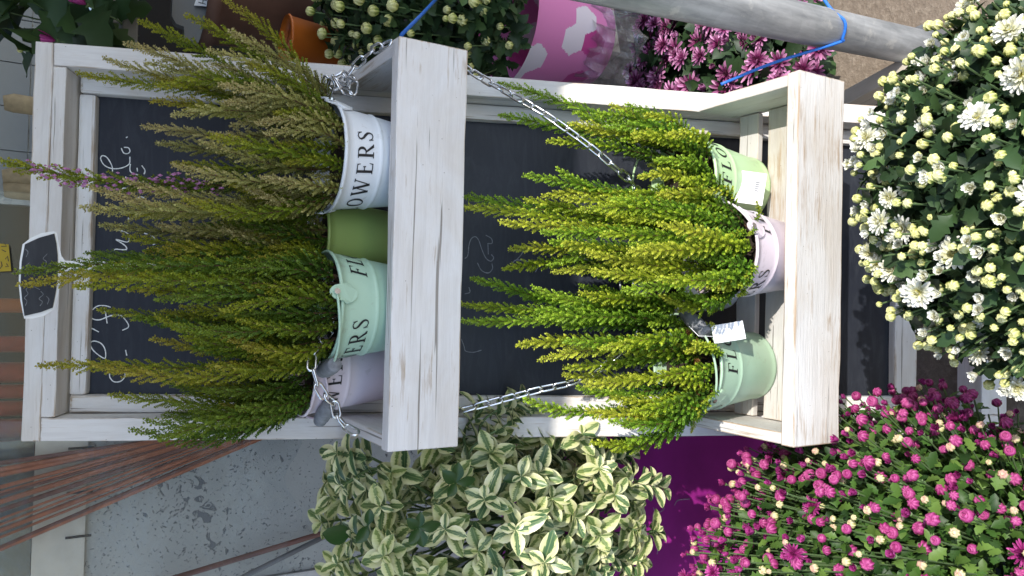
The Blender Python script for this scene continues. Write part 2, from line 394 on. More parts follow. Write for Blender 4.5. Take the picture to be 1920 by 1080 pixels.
# ================================================================== SETTING
g = MB()
n_ = 40
gv = [(-40 + 80 * (i / n_), -40 + 80 * (j / n_), 0) for i in range(n_ + 1) for j in range(n_ + 1)]
g.add(gv, [(i * (n_ + 1) + j, (i + 1) * (n_ + 1) + j, (i + 1) * (n_ + 1) + j + 1, i * (n_ + 1) + j + 1) for i in range(n_) for j in range(n_)])
tag(meshobj('ground', g.mesh('ground'), M_ground), kind='structure')

# plaster wall behind on the left, its vertical corner and the dark reveal beyond it
WY = .55
wl = thing('plaster_wall', 'pitted grey plaster wall behind the white board stand', 'wall', (-.5, WY, 0))
b = MB(); b.box((-.29, WY + .15, .68), (.385, .15, .68)); meshobj('wall_body', b.mesh('wall_body'), M_plaster, wl)
b = MB(); b.box((-.80, WY + .22, .7), (.115, .12, .70)); meshobj('reveal', b.mesh('reveal'), M_glassdk, wl)
b = MB(); b.box((-.688, WY + .04, .62), (.012, .05, .62)); meshobj('corner_strip', b.mesh('corner_strip'), M_galv, wl)
# cream sill with drain slots
sl = thing('window_sill', 'cream stone window sill with narrow drain slots on the plaster wall', 'sill', (-.5, WY - .02, 1.34))
b = MB(); b.box((-.45, WY + .06, 1.3475), (.34, .085, .0435)); o = meshobj('sill_slab', b.mesh('s'), M_cream, sl)
for k in range(5):
    x = -.62 + k * .085; b = MB(); b.box((x, WY - .0265, 1.315), (.002, .0015, .022)); meshobj('drain_slot', b.mesh('slot'), M_dark, sl)
# upper part: shop window
wi = thing('shop_window', 'dark shop window with red frame bars above the sill', 'window', (0, WY, 1.39))
b = MB(); b.box((.15, WY + .40, 1.75), (1.2, .02, .36)); meshobj('back_panel', b.mesh('p'), M_dark, wi)
b = MB(); b.box((-.6, WY + .02, 1.64), (.25, .012, .2475)); meshobj('grey_panel', b.mesh('p'), M_glassdk, wi)
b = MB(); b.box((-.36, WY - .005, 1.66), (.48, .002, .267)); meshobj('pane', b.mesh('p'), M_pane, wi)
for x, rr, mt in ((-.17, .016, M_red), (-.225, .02, M_red), (-.262, .014, M_red), (-.295, .015, M_red), (-.335, .02, M_red), (-.375, .016, M_copper), (-.095, .014, M_orange)):
    b = MB(); b.tube([(x, WY + .06, 1.392), (x * .98, WY + .06, 1.95)], rr, 10); meshobj('bar', b.mesh('bar', smooth=True), mt, wi)
b = MB(); b.tube([at(0, 985, WY - .03), at(0, 985, WY - .03) + Vector((.16, 0, -.075))], .008, 8)
# grey tiled wall to the right behind the top of the stand, tile by tile
tw = tag(thing('tiled_wall', 'grey tiled wall seen past the top corner of the stand', 'wall', (.4, .9, 1.2)))
b = MB(); b.box((.75, .925, 1.0), (.62, .02, 1.0)); meshobj('wall_body', b.mesh('w'), M_galv, tw)
tm = MB(); tm.box((0, 0, 0), (.0488, .004, .0488)); tme = tm.mesh('tile', [M_tile])
for i in range(11):
    for j in range(8): meshobj('tile', tme, None, tw, Matrix.Translation((.20 + i * .1, .9, 1.08 + j * .1)))

# awning over the stall, shading the upper half (its front edge is above the photographer)
aw = thing('awning', 'tan cloth awning stretched over the stall above the stand', 'awning', (0, -.3, 2.35))
b = MB(); nx, ny = 24, 10; AY0, AY1, AZ0, AZ1 = .95, -1.25, 2.62, 2.28
av = [(-3 + 6 * i / nx, AY0 + (AY1 - AY0) * j / ny, AZ0 + (AZ1 - AZ0) * j / ny + .012 * math.sin(i * 1.3) * math.sin(math.pi * j / ny)) for i in range(nx + 1) for j in range(ny + 1)]
b.add(av, [(i * (ny + 1) + j, (i + 1) * (ny + 1) + j, (i + 1) * (ny + 1) + j + 1, i * (ny + 1) + j + 1) for i in range(nx) for j in range(ny)])
meshobj('cloth', b.mesh('cloth', smooth=True), M_tan, aw)
b = MB(); b.tube([(-3, AY1, AZ1 - .02), (3, AY1, AZ1 - .02)], .018, 10); meshobj('front_bar', b.mesh('fb', smooth=True), M_galv, aw)

# ================================================================== BOARD STAND
st = thing('chalkboard_stand', 'tall white painted wooden chalkboard stand leaning back behind both planter boxes', 'chalkboard', FM)
WP = [M_wood, M_woodE]
HW = .26; SW = .030; DP = .058; BY = .055
LB = -1.468
def fb(name, p0, p1, wd, th, side, mats=WP, **k): return board(name, p0, p1, wd, th, mats, st, Vector(side), FM, **k)
fb('top_rail', (-HW, DP / 2, -.011), (HW, DP / 2, -.011), .022, DP, (0, 0, 1))
fb('top_rail', (-HW + SW + .0006, DP / 2 + .0008, -.0305), (HW - SW - .0006, DP / 2 + .0008, -.0305), .0165, DP, (0, 0, 1))
for s in (-1, 1):
    fb('stile', (s * (HW - SW / 2), DP / 2, -.0226), (s * (HW - SW / 2), DP / 2, LB), SW, DP, (1, 0, 0))
fb('bottom_rail', (-HW + SW + .0006, DP / 2, -1.442), (HW - SW - .0006, DP / 2, -1.442), .048, DP - .004, (0, 0, 1))
# inner moulded frame round the slate
IX = .2055; IZ0 = -.0415; IZ1 = -1.330; MWd = .0235
IYF = .040
for s in (-1, 1):
    fb('inner_frame_strip', (s * (HW - SW - MWd / 2 - .001), IYF + .010, IZ0), (s * (HW - SW - MWd / 2 - .001), IYF + .010, IZ1), MWd, .020, (1, 0, 0), bev=.004)
fb('inner_frame_strip', (-HW + SW + MWd + .0015, IYF + .0104, -.0515), (HW - SW - MWd - .0015, IYF + .0104, -.0515), .0215, .0196, (0, 0, 1), bev=.004)
fb('inner_frame_strip', (-HW + SW + MWd + .0015, IYF + .0104, -1.309), (HW - SW - MWd - .0015, IYF + .0104, -1.309), .042, .0196, (0, 0, 1), bev=.004)
b = MB(); b.box((0, BY + .0035, (-.045 - 1.325) / 2), (.222, .0035, .64)); meshobj('slate', b.mesh('slate'), M_board, st, FM)

def chalk(strokes, z0, off, sc, wd, mat, parent, M0, plane):
    for s_ in strokes:
        mb = MB(); P = [plane(z0[0] + x / sc, z0[1] + y / sc) for x, y in s_]
        P = spline(P, 7) if len(P) > 2 else [P[0].lerp(P[1], k / 6) for k in range(7)]
        ribbon(mb, P, wd, off); meshobj('chalk_stroke', mb.mesh('chalk'), mat, parent, M0)
pl = lambda x, y: onb(x, y, BY - .0006)
chalk([[(657, 577), (650, 530), (640, 482)], [(680, 478), (640, 468), (595, 472), (555, 510), (562, 545), (610, 555), (680, 530), (740, 530), (780, 570), (787, 600), (750, 620)],
       [(545, 598), (607, 630)], [(550, 700), (575, 685), (620, 700), (645, 740), (645, 790), (610, 775), (570, 740), (550, 700)],
       [(672, 885), (675, 910), (700, 935), (740, 932), (765, 905), (768, 880)], [(770, 740), (778, 775)],
       [(703, 135), (710, 122), (770, 125), (775, 110), (755, 90), (712, 62), (780, 78), (793, 50), (775, 20), (715, 0)],
       [(880, 22), (930, 40), (957, 65), (955, 85), (938, 95)]], (0, 430), Vector((0, -1, 0)), 3.272, .0017, M_chalk, st, FM, pl)
chalk([[(240, 478), (235, 440), (205, 390), (175, 378), (165, 400), (190, 440), (240, 460), (300, 455), (345, 430), (350, 385)],
       [(295, 330), (310, 360), (335, 365), (350, 350), (340, 328), (312, 325)], [(325, 265), (335, 258)],
       [(400, 500), (360, 485), (350, 465), (353, 430)], [(395, 455), (398, 478)], [(425, 440), (445, 470), (440, 495)],
       [(300, 612), (305, 585), (355, 585)], [(325, 510), (315, 535), (290, 540)], [(236, 508), (239, 513)],
       [(385, 670), (395, 645), (430, 640), (450, 655)], [(340, 770), (345, 800)]], (140, 180), Vector((0, -1, 0)), 3.378, .0016, M_chalk, st, FM, pl)
chalk([[(100, 270), (118, 250), (125, 190), (140, 150), (165, 140), (185, 165), (200, 210), (225, 265), (255, 285), (272, 265), (258, 245)], [(225, 130), (258, 150), (262, 178), (235, 180)], [(238, 185), (240, 245)],
       [(175, 295), (200, 340), (240, 355), (265, 330), (262, 300)], [(370, 350), (390, 290), (420, 278), (510, 292)], [(450, 190), (440, 240), (400, 285)], [(80, 750), (95, 790), (105, 820), (150, 828), (200, 815)], [(105, 640), (150, 655), (210, 645)], [(100, 480), (130, 470), (125, 440)], [(520, 350), (555, 290)]],
      (840, 400), Vector((0, -1, 0)), 3.178, .0014, M_chalkf, st, FM, pl)
chalk([[(120, 480), (112, 455), (122, 420)]], (140, 180), Vector((0, -1, 0)), 3.378, .002, M_chalkf, st, FM, pl)

# ================================================================== PLANTER BOXES
CW = .242      # half width
def planter(name, label, zf, D, hb, mats, smats, nslat):
    """box standing level on the leaning frame; zf = frame z of its back top edge"""
    p = FM @ Vector((0, 0, zf)); yb, zt_ = p.y, p.z
    t = thing(name, label, 'planter box', (0, yb - D / 2, zt_ - hb), 'planter boxes on the stand')
    th = .019; yf = yb - D
    board('front_board', (-CW, yf + th / 2, zt_ - hb / 2), (CW, yf + th / 2, zt_ - hb / 2), hb, th, mats, t, wob=.0009)
    for s in (-1, 1):
        board('side_board', (s * (CW - .0085), yf + th + .0006, zt_ - hb / 2 - .001), (s * (CW - .0085), yb - .004 - hb * math.tan(LEAN) * .5, zt_ - hb / 2 - .001), hb - .006, .016, mats, t)
        # wedge that meets the leaning stile
    ys = yf + th + .004; wd = .0365; n = nslat; gap = (yb - .035 - ys - n * wd) / max(1, n - 1)
    for k in range(n):
        yc = ys + wd / 2 + k * (wd + gap)
        board('floor_slat', (-CW + .018, yc, zt_ - hb + .011), (CW - .018, yc, zt_ - hb + .011), wd, .010, smats, t, Vector((0, 1, 0)), wob=.0011)
    # metal hanger eyes under the chain ends
    return dict(t=t, yb=yb, yf=yf, top=zt_, floor=zt_ - hb + .0165)
C1 = planter('planter_box', 'smooth white planter box in the shade holding the white, mint and pink flower buckets', -.392, .205, .0905, [M_wood, M_woodE], [M_wood2, M_wood2E], 3)
C2 = planter('planter_box', 'sunlit rough white planter box with slatted floor below the other box', -.901, .205, .0905, [M_wood2, M_wood2E], [M_wood3, M_wood3E], 3)
print('crates', {k: v for k, v in C1.items() if k != 't'}, {k: v for k, v in C2.items() if k != 't'})

# ================================================================== BUCKETS
def letter_strokes(ch):
    K, T = .15, .06
    if ch == 'F': return .66, [[(.16, 0, K), (.16, 1, K)], [(.02, .97, T), (.60, .97, T)], [(.58, .99, .07), (.62, .76, .03)], [(.16, .53, T), (.44, .53, T)], [(.44, .62, T), (.44, .44, T)], [(0, .03, T), (.34, .03, T)]]
    if ch == 'L': return .66, [[(.16, 0, K), (.16, 1, K)], [(0, .97, T), (.34, .97, T)], [(.02, .03, T), (.60, .03, T)], [(.58, .01, .07), (.63, .25, .03)]]
    if ch == 'E': return .66, [[(.16, 0, K), (.16, 1, K)], [(.02, .97, T), (.58, .97, T)], [(.56, .99, .07), (.59, .78, .03)], [(.16, .53, T), (.44, .53, T)], [(.44, .62, T), (.44, .44, T)], [(.02, .03, T), (.60, .03, T)], [(.58, .01, .07), (.63, .25, .03)]]
    if ch == 'O':
        P = []
        for k in range(25):
            a = 2 * math.pi * k / 24; P.append((.43 + .36 * math.cos(a), .5 + .46 * math.sin(a), T + (K - T) * abs(math.cos(a)) ** 1.3))
        return .86, [P]
    if ch == 'W': return 1.16, [[(.08, .98, K), (.34, .02, K)], [(.34, .02, T), (.58, .95, T)], [(.52, .98, K), (.80, .02, K)], [(.80, .02, T), (1.06, .98, T)], [(-.04, .97, T), (.24, .97, T)], [(.42, .97, T), (.70, .97, T)], [(.94, .97, T), (1.16, .97, T)]]
    if ch == 'R':
        P = [(.16, .97, T)] + [(.36 + .22 * math.cos(a), .74 + .23 * math.sin(a), T + (K - T) * max(0, math.cos(a))) for a in [math.pi / 2 - k * math.pi / 10 for k in range(11)]] + [(.16, .51, T)]
        return .76, [[(.16, 0, K), (.16, 1, K)], [(0, .97, T), (.2, .97, T)], [(0, .03, T), (.34, .03, T)], P, [(.34, .52, .10), (.70, .02, K)], [(.62, .03, T), (.80, .03, T)]]
    if ch == 'S':
        P = [(.50, .80, .05), (.44, .92, .05), (.29, .97, .06), (.13, .90, .08), (.09, .76, .10), (.18, .62, .13), (.34, .50, .16), (.46, .36, .14), (.49, .22, .10), (.42, .08, .07), (.27, .03, .06), (.12, .08, .05), (.05, .22, .05)]
        return .58, [P, [(.50, .98, .04), (.52, .72, .06)], [(.04, .02, .04), (.03, .30, .06)]]
def lettering(word, radius_at, zc, th0, H):
    widths = [letter_strokes(c)[0] for c in word]; gap = .26
    tot = sum(widths) + gap * (len(word) - 1); x = -tot / 2; mb = MB()
    for c in word:
        wd, ST = letter_strokes(c)
        for P in ST:
            Q = []
            for (a, b_) in zip(P[:-1], P[1:]):
                for k in range(3):
                    f = k / 3; Q.append(tuple(a[i] + (b_[i] - a[i]) * f for i in range(3)))
            Q.append(P[-1]); vs = []; fs = []
            for i, (px, py, ww) in enumerate(Q):
                p0, p1 = Q[max(i - 1, 0)], Q[min(i + 1, len(Q) - 1)]; dx, dy = p1[0] - p0[0], p1[1] - p0[1]; l = math.hypot(dx, dy) or 1
                nx_, ny_ = -dy / l * ww / 2, dx / l * ww / 2
                for s in (1, -1):
                    lx, ly = (x + px + s * nx_) * H, (py - .5 + s * ny_) * H
                    r = radius_at(zc + ly); th = th0 + lx / r
                    vs.append(((r + .0007) * math.sin(th), -(r + .0007) * math.cos(th), zc + ly))
            for i in range(len(Q) - 1): fs.append((2 * i, 2 * i + 2, 2 * i + 3, 2 * i + 1))
            mb.add(vs, fs)
        x += wd + gap
    return mb.mesh('lettering', [M_black])
NB = 48
def bucket(label, pos, mat, R=.064, H=.128, th_br=0., fold=1.4, words=(), grip=True, plainpot=False, tilt=0., inner=None, spin=0):
    M = Matrix.Translation(pos) @ Matrix.Rotation(tilt, 4, 'Y')
    t = thing('flower_bucket', label, 'bucket', M, 'metal flower buckets')
    rb = R * .72; rad = lambda z: rb + (R - rb) * z / H
    rings = [] if plainpot else [(H - .045, .0016), (H - .051, .0006)]
    prof = [(rb * .3, .004), (rb - .004, .004), (rb - .001, 0), (rb + .0018, .001), (rb + .0018, .005), (rad(.008), .008)]
    zs = [H * k / 10 for k in range(1, 10)]
    if not plainpot:
        zr = H - .047; zs = [z for z in zs if abs(z - zr) > .006] + [zr - .004, zr - .002, zr, zr + .002, zr + .004]
    for z in sorted(zs):
        e = 0 if plainpot else .0017 * math.exp(-((z - (H - .047)) / .0022) ** 2)
        prof.append((rad(z) + e, z))
    prof += [(rad(H) - .0002, H - .004), (R + .0016, H - .0035), (R + .0026, H - .0012), (R + .0016, H + .001), (R - .0006, H + .001), (R - .0012, H - .003)]
    b = MB(); b.lathe(prof, NB); body = meshobj('body', b.mesh('body', smooth=True), mat, t, M)
    b = MB(); b.lathe([(R - .0013, H - .002), (rad(H * .5) - .001, H * .5), (rad(H * .5) * .2, H * .5)], NB); meshobj('inner_wall', b.mesh('inner', smooth=True), inner or mat, t, M)
    b = MB(); b.lathe([(.0005, H - .016), (R * .5, H - .014), (R - .003, H - .02)], 24); meshobj('soil', b.mesh('soil'), M_soil, t, M)
    if plainpot: return dict(t=t, pos=Vector(pos), R=R, H=H)
    for k, s in enumerate((0, math.pi)):
        th = th_br + s; h = Vector((math.sin(th), -math.cos(th), 0)); e = Vector((math.cos(th), math.sin(th), 0)); b = MB()
        out = []; n = 20
        # ear tab: a rounded plate flaring up and out over the rim with an oval boss below
        pts = []
        for i in range(n):
            a = 2 * math.pi * i / n; pts.append((.0135 * math.cos(a) * (1.0 if math.sin(a) < 0 else .72), (.017 if math.sin(a) < 0 else .013) * math.sin(a)))
        for dy in (.0012, .0034):
            for (u, v_) in pts:
                z = H + v_ * 1.15; rr = rad(min(z, H)) + dy + (.0025 if z > H - .006 else 0); q = h * rr + e * u - h * (u * u / (2 * R)); out.append((q.x, q.y, z))
        f = [tuple(range(n)), tuple(range(2 * n - 1, n - 1, -1))] + [(i, n + i, n + (i + 1) % n, (i + 1) % n) for i in range(n)]
        b.add(out, f); br = meshobj('handle_bracket', b.mesh('br'), mat, t, M)
        b = MB(); q = h * (R + .006) + Vector((0, 0, H + .007)); b.tube([q, q + h * .003], .0035, 10); meshobj('rivet', b.mesh('rv'), M_rivet if k else M_chain, br, M)
    h = Vector((math.sin(th_br), -math.cos(th_br), 0)); e = Vector((math.cos(th_br), math.sin(th_br), 0)); c = Vector((0, 0, H + .007)); RR = R + .006
    d = e * math.sin(fold) + Vector((0, 0, 1)) * math.cos(fold)
    P = [c + h * RR * math.cos(a) + d * RR * 1.06 * math.sin(a) for a in [math.pi * k / 28 for k in range(29)]]
    b = MB(); b.tube(P, .0016, 8); hd = meshobj('handle', b.mesh('handle', smooth=True), mat, t, M)
    if grip:
        g0 = c + d * RR * 1.06; ax = h; b = MB(); pr = []
        for k in range(13):
            f = k / 12 - .5; pr.append(g0 + ax * f * .050)
        b.tube(pr, [.0082 + .0022 * (1 - (2 * (k / 12) - 1) ** 2) - (.0011 if k in (2, 10) else 0) for k in range(13)], 14); meshobj('grip', b.mesh('grip', smooth=True), M_grip, hd, M)
    for th in words: meshobj('lettering', lettering('FLOWERS', rad, H - .026, math.radians(th), .0205), None, t, M)
    return dict(t=t, pos=Vector(pos), R=R, H=H)
D = math.radians; z1, z2 = C1['floor'], C2['floor']
B_white = bucket('white enamel bucket with black lettering in the shaded planter box', (.105, -.258, z1), M_white, th_br=D(66), fold=D(74), words=(-42, 138), grip=False)
B_mint1 = bucket('mint green bucket in the middle of the shaded planter box', (-.0755, -.257, z1), M_mint, R=.066, th_br=D(14), fold=D(-97), words=(-78, 102))
B_pink1 = bucket('pale pink bucket at the left end of the shaded planter box', (-.156, -.165, z1), M_pink, th_br=D(35), fold=D(-112), words=(-38, 142))
B_olive = bucket('plain olive green bucket behind the white and mint buckets', (.014, -.181, z1), M_olive, R=.053, H=.118, plainpot=True, inner=M_lilac)
B_lime2 = bucket('light green bucket with white price card in the sunlit planter box', (.112, -.362, z2), M_lime, th_br=D(80), fold=D(70), words=(60, 240), grip=False)
B_pink2 = bucket('pale pink bucket at the front of the sunlit planter box', (.008, -.436, z2), M_pink, th_br=D(25), fold=D(72), words=(-90, 90), grip=False)
B_white2 = bucket('white bucket mostly hidden behind foliage in the sunlit planter box', (-.025, -.317, z2), M_white, R=.058, th_br=D(90), fold=D(80), words=(), grip=False)
M_sage = enamel('sage_green_enamel', (.38, .53, .38))
B_mint2 = bucket('sage green bucket with hanging tag in the sunlit planter box', (-.150, -.377, z2), M_sage, R=.066, th_br=D(-32), fold=D(78), words=(62, -118))

# ================================================================== HEATHER
def sprig_mesh(L, seed, bow=.06, wide=1.0, flowers=False, dense=1.0, dark=0):
    r = random.Random(seed); mb = MB()
    ctr = lambda t: Vector((bow * L * math.sin(math.pi * t) + .01 * L * math.sin(7 * t + seed), .012 * L * math.sin(5 * t + seed * 2), L * t))
    P = [ctr(k / 14) for k in range(15)]
    mb.tube(P, [.0012 * (1 - .75 * k / 14) for k in range(15)], 4, 1, caps=False)
    step = .0025 / dense; n = int(L / step); ang = r.random() * 6
    for i in range(int(n * .06), n + 1):
        t = i / n; p = ctr(t); tz = (ctr(min(1, t + .02)) - ctr(max(0, t - .02))).normalized(); ux = tz.orthogonal().normalized(); uy = tz.cross(ux)
        ang += 2.4 + r.uniform(-.3, .3)
        rad_ = ux * math.cos(ang) + uy * math.sin(ang)
        taper = min(1, (1 - t) * L / .055) ** .65 * min(1, .25 + t * L / .035)
        lump = .80 + .30 * noise.noise(Vector((t * L * 60, seed * 3.3, ang * .5)))
        ln = (.0030 + .0140 * taper) * wide * lump * r.uniform(.82, 1.12)
        d = (rad_ * (.60 - .15 * (1 - taper)) + tz * .80).normalized()
        m = max(2, int(ln / .0016)); tt = min(1, t * .85 + .1); base_shade = r.random()
        sgn = d.cross(tz).normalized(); up = sgn.cross(d)
        for k in range(m + 1):
            q = p + d * (ln * (k + .3) / (m + .3)) + tz * (.0018 * (k / m) ** 2)
            for s in range(3 if k < m else 4):
                a = k * 1.05 + s * 2.094 + r.uniform(-.3, .3)
                o = (sgn * math.cos(a) + up * math.sin(a)); ld = (o * .85 + d * .62 + tz * .1).normalized(); side = ld.cross(d).normalized()
                ll = r.uniform(.0022, .0032); ww = ll * .45
                vs = [q, q + ld * ll * .5 + side * ww, q + ld * ll + d * ll * .25, q + ld * ll * .5 - side * ww]
                tl = tt + (.18 * k / m - .12)
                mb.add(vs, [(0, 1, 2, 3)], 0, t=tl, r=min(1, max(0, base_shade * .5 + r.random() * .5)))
        if flowers and .30 < t < .93 and r.random() < .75:
            for _ in range(3):
                q = p + d * ln * r.uniform(.5, 1.1) + Vector((r.uniform(-1, 1), r.uniform(-1, 1), r.uniform(-1, 1))) * .0035; s = r.uniform(.0013, .0024)
                vs = [q + Vector(v) * s for v in ((1, 0, 0), (-1, 0, 0), (0, 1, 0), (0, -1, 0), (0, 0, 1.3), (0, 0, -1.3))]
                mb.add(vs, [(0, 2, 4), (2, 1, 4), (1, 3, 4), (3, 0, 4), (2, 0, 5), (1, 2, 5), (3, 1, 5), (0, 3, 5)], 2)
    return mb
SPV = []      # (length, MB)
for i, (L, bw, wd) in enumerate([(.30, .03, .92), (.30, .07, 1.0), (.24, .05, 1.05), (.24, .10, .95), (.18, .06, 1.1), (.18, .12, 1.0), (.13, .08, 1.1), (.13, .16, 1.0), (.36, .04, .9)]):
    SPV.append((L, sprig_mesh(L, 11 + i, bw, wd)))
FLV = [(.30, sprig_mesh(.30, 71, .06, 1.2, True)), (.24, sprig_mesh(.24, 72, .10, .95, True))]
MESHC = {}
def spmesh(kind, i, mat):
    k = (kind, i, mat.name)
    if k not in MESHC:
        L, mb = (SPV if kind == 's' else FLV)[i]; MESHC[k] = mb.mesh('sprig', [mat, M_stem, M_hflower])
    return MESHC[k]
def heather(label, B, tips, mats, nfill, seed, flowers=(), zoff=0., fillmin=.45, droop=0, spread=.8, browns=0, ring=20):
    r = random.Random(seed); pos = B['pos']; top = pos + Vector((0, 0, B['H'] - .012))
    t = thing('heather_plant', label, 'heather', top, 'heather plants in buckets')
    T = [at(*p) for p in tips]; allt = [(q, i in flowers, i) for i, q in enumerate(T)]
    for k in range(nfill):
        a, b_ = r.choice(T), r.choice(T); q = a.lerp(b_, r.random()); f = r.uniform(fillmin, 1.0); q = top + (q - top) * f + Vector((r.uniform(-.02, .02), r.uniform(-.045, .045), r.uniform(-.01, .01)))
        allt.append((q, False, -1))
    for k in range(droop):   # short outer shoots that hang over the rim
        a = r.uniform(-1.9, 1.9); h = Vector((math.sin(a), -math.cos(a), 0)); q = top + h * B['R'] * r.uniform(1.1, 1.45) + Vector((0, 0, r.uniform(.015, .085))); allt.append((q, False, -2))
    for k in range(ring):
        a = r.uniform(-2.0, 2.0); h = Vector((math.sin(a), -math.cos(a), 0)); q = top + h * B['R'] * r.uniform(.85, 1.08) + Vector((r.uniform(-.01, .01), 0, r.uniform(.05, .14))); allt.append((q, False, -3))
    for q, fl, idx in allt:
        v = q - top; hor = Vector((v.x, v.y, 0)); hl = hor.length
        o = hor.normalized() if hl > 1e-4 else Vector((0, -1, 0)); rr = min(B['R'] * .80, hl * (spread if idx != -3 else 1.0) + r.uniform(0, .018))
        base = top + o * rr + Vector((r.uniform(-.012, .012), r.uniform(-.012, .012), r.uniform(.0, .012)))
        if (Vector((base.x, base.y, 0)) - Vector((top.x, top.y, 0))).length > B['R'] * .84:
            k = Vector((base.x - top.x, base.y - top.y, 0)); k = k.normalized() * B['R'] * .80; base = Vector((top.x + k.x, top.y + k.y, base.z))
        d = q - base; L = d.length
        kind = 'f' if fl else 's'; V = FLV if fl else SPV
        best = sorted(range(len(V)), key=lambda i: abs(math.log(V[i][0] / max(L, .03))) + r.uniform(0, .15))[0]
        s = L / V[best][0]
        bowd = (o + Vector((0, 0, -.5)) + Vector((r.uniform(-.7, .7), r.uniform(-.7, .7), 0)))
        if fl or idx >= 0: bowd = o + Vector((r.uniform(-.5, .5), r.uniform(-.5, .5), -.3))
        mat = r.choice(mats)
        M = basis(d, bowd, base, s)
        if s < .85 or s > 1.2:   # keep the shoots about the same thickness
            k = max(.75, min(1.25, 1 / s)); M = M @ Matrix.Diagonal((k, k, 1, 1))
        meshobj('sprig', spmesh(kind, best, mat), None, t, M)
    for k in range(browns):
        a = r.uniform(-1.2, 1.2); h = Vector((math.sin(a), -math.cos(a), 0)); q = top + h * B['R'] * .55 + Vector((0, 0, .02)); e = top + h * B['R'] * 1.02 + Vector((r.uniform(-.01, .01), 0, r.uniform(.03, .06)))
        meshobj('dry_sprig', spmesh('s', 6, H_brown), None, t, basis(e - q, (r.random(), r.random(), 0), q, (e - q).length / .13))
    return t
heather('olive heather with purple blossoms in the white bucket', B_white,
        [(265, 45, -.13), (200, 105, -.16), (355, 32, -.2), (425, 4, -.24), (150, 132, -.14), (10, 298, -.2), (175, 350, -.24), (162, 385, -.27), (272, 240, -.2), (300, 160, -.25), (395, 95, -.3), (240, 335, -.25), (420, 160, -.31), (330, 310, -.29), (240, 400, -.2),
         (280, 120, -.2), (330, 215, -.28), (400, 260, -.32), (440, 60, -.27), (470, 120, -.3), (350, 375, -.3), (220, 360, -.16), (300, 270, -.16)], [H_olive, H_olive, H_olive, H_green], 13, 3, flowers=(5,), fillmin=.5)
heather('green heather in the olive bucket at the back of the shaded box', B_olive, [(195, 422, -.17), (165, 478, -.2), (240, 440, -.22), (300, 420, -.23), (280, 470, -.24), (330, 450, -.2), (260, 500, -.15)], [H_green, H_olive, H_dark], 8, 4)
heather('tall bright green heather in the mint bucket of the shaded box', B_mint1, [(38, 512, -.25), (45, 530, -.28), (150, 545, -.3), (192, 575, -.2), (190, 505, -.3), (260, 600, -.22), (290, 640, -.22), (300, 560, -.31), (330, 610, -.31), (78, 690, -.24), (370, 655, -.26), (400, 690, -.28), (250, 545, -.2)], [H_green, H_green, H_dark], 14, 5)
heather('dark green heather in the pale pink bucket of the shaded box', B_pink1, [(212, 738, -.18), (252, 808, -.2), (310, 718, -.16), (280, 790, -.23), (330, 760, -.22), (360, 820, -.2), (390, 735, -.24), (310, 780, -.14), (420, 800, -.24)], [H_dark, H_green, H_dark], 11, 6)
heather('short curved bright green heather in the light green bucket', B_lime2, [(1125, 213, -.36), (1150, 196, -.33), (1180, 196, -.37), (1215, 215, -.4), (1140, 235, -.42), (940, 153, -.24), (943, 212, -.3), (1030, 268, -.34), (1045, 315, -.36), (1190, 250, -.44), (1230, 300, -.44)], [H_lime2, H_lime2, H_lime], 9, 8, droop=5)
heather('sunlit yellow green heather spilling over the front pale pink bucket', B_pink2, [(985, 332, -.36), (990, 378, -.34), (860, 394, -.33), (872, 373, -.3), (1110, 505, -.46), (1130, 440, -.48), (1150, 375, -.47), (1060, 450, -.42), (1200, 330, -.45), (1240, 420, -.52), (1180, 470, -.52), (1280, 340, -.49), (1240, 520, -.52), (1020, 430, -.42), (1090, 400, -.46), (1170, 540, -.49)], [H_lime, H_lime, H_lime2], 14, 9, droop=12, fillmin=.5)
heather('upright green heather in the hidden white bucket behind the front pink one', B_white2, [(890, 525, -.3), (868, 565, -.32), (870, 597, -.34), (950, 500, -.3), (1000, 540, -.34), (1010, 580, -.36), (960, 470, -.3), (1040, 515, -.36)], [H_lime2, H_lime2, H_lime], 7, 10)
heather('yellow green heather with dry brown sprigs in the tagged sage green bucket', B_mint2, [(975, 650, -.36), (1018, 680, -.4), (985, 746, -.38), (1012, 600, -.38), (1105, 770, -.42), (1115, 832, -.4), (1060, 640, -.42), (1100, 720, -.44), (1130, 650, -.44), (1150, 790, -.44), (1180, 830, -.42), (1060, 700, -.38)], [H_lime, H_lime2, H_lime], 11, 12, droop=8, browns=7)

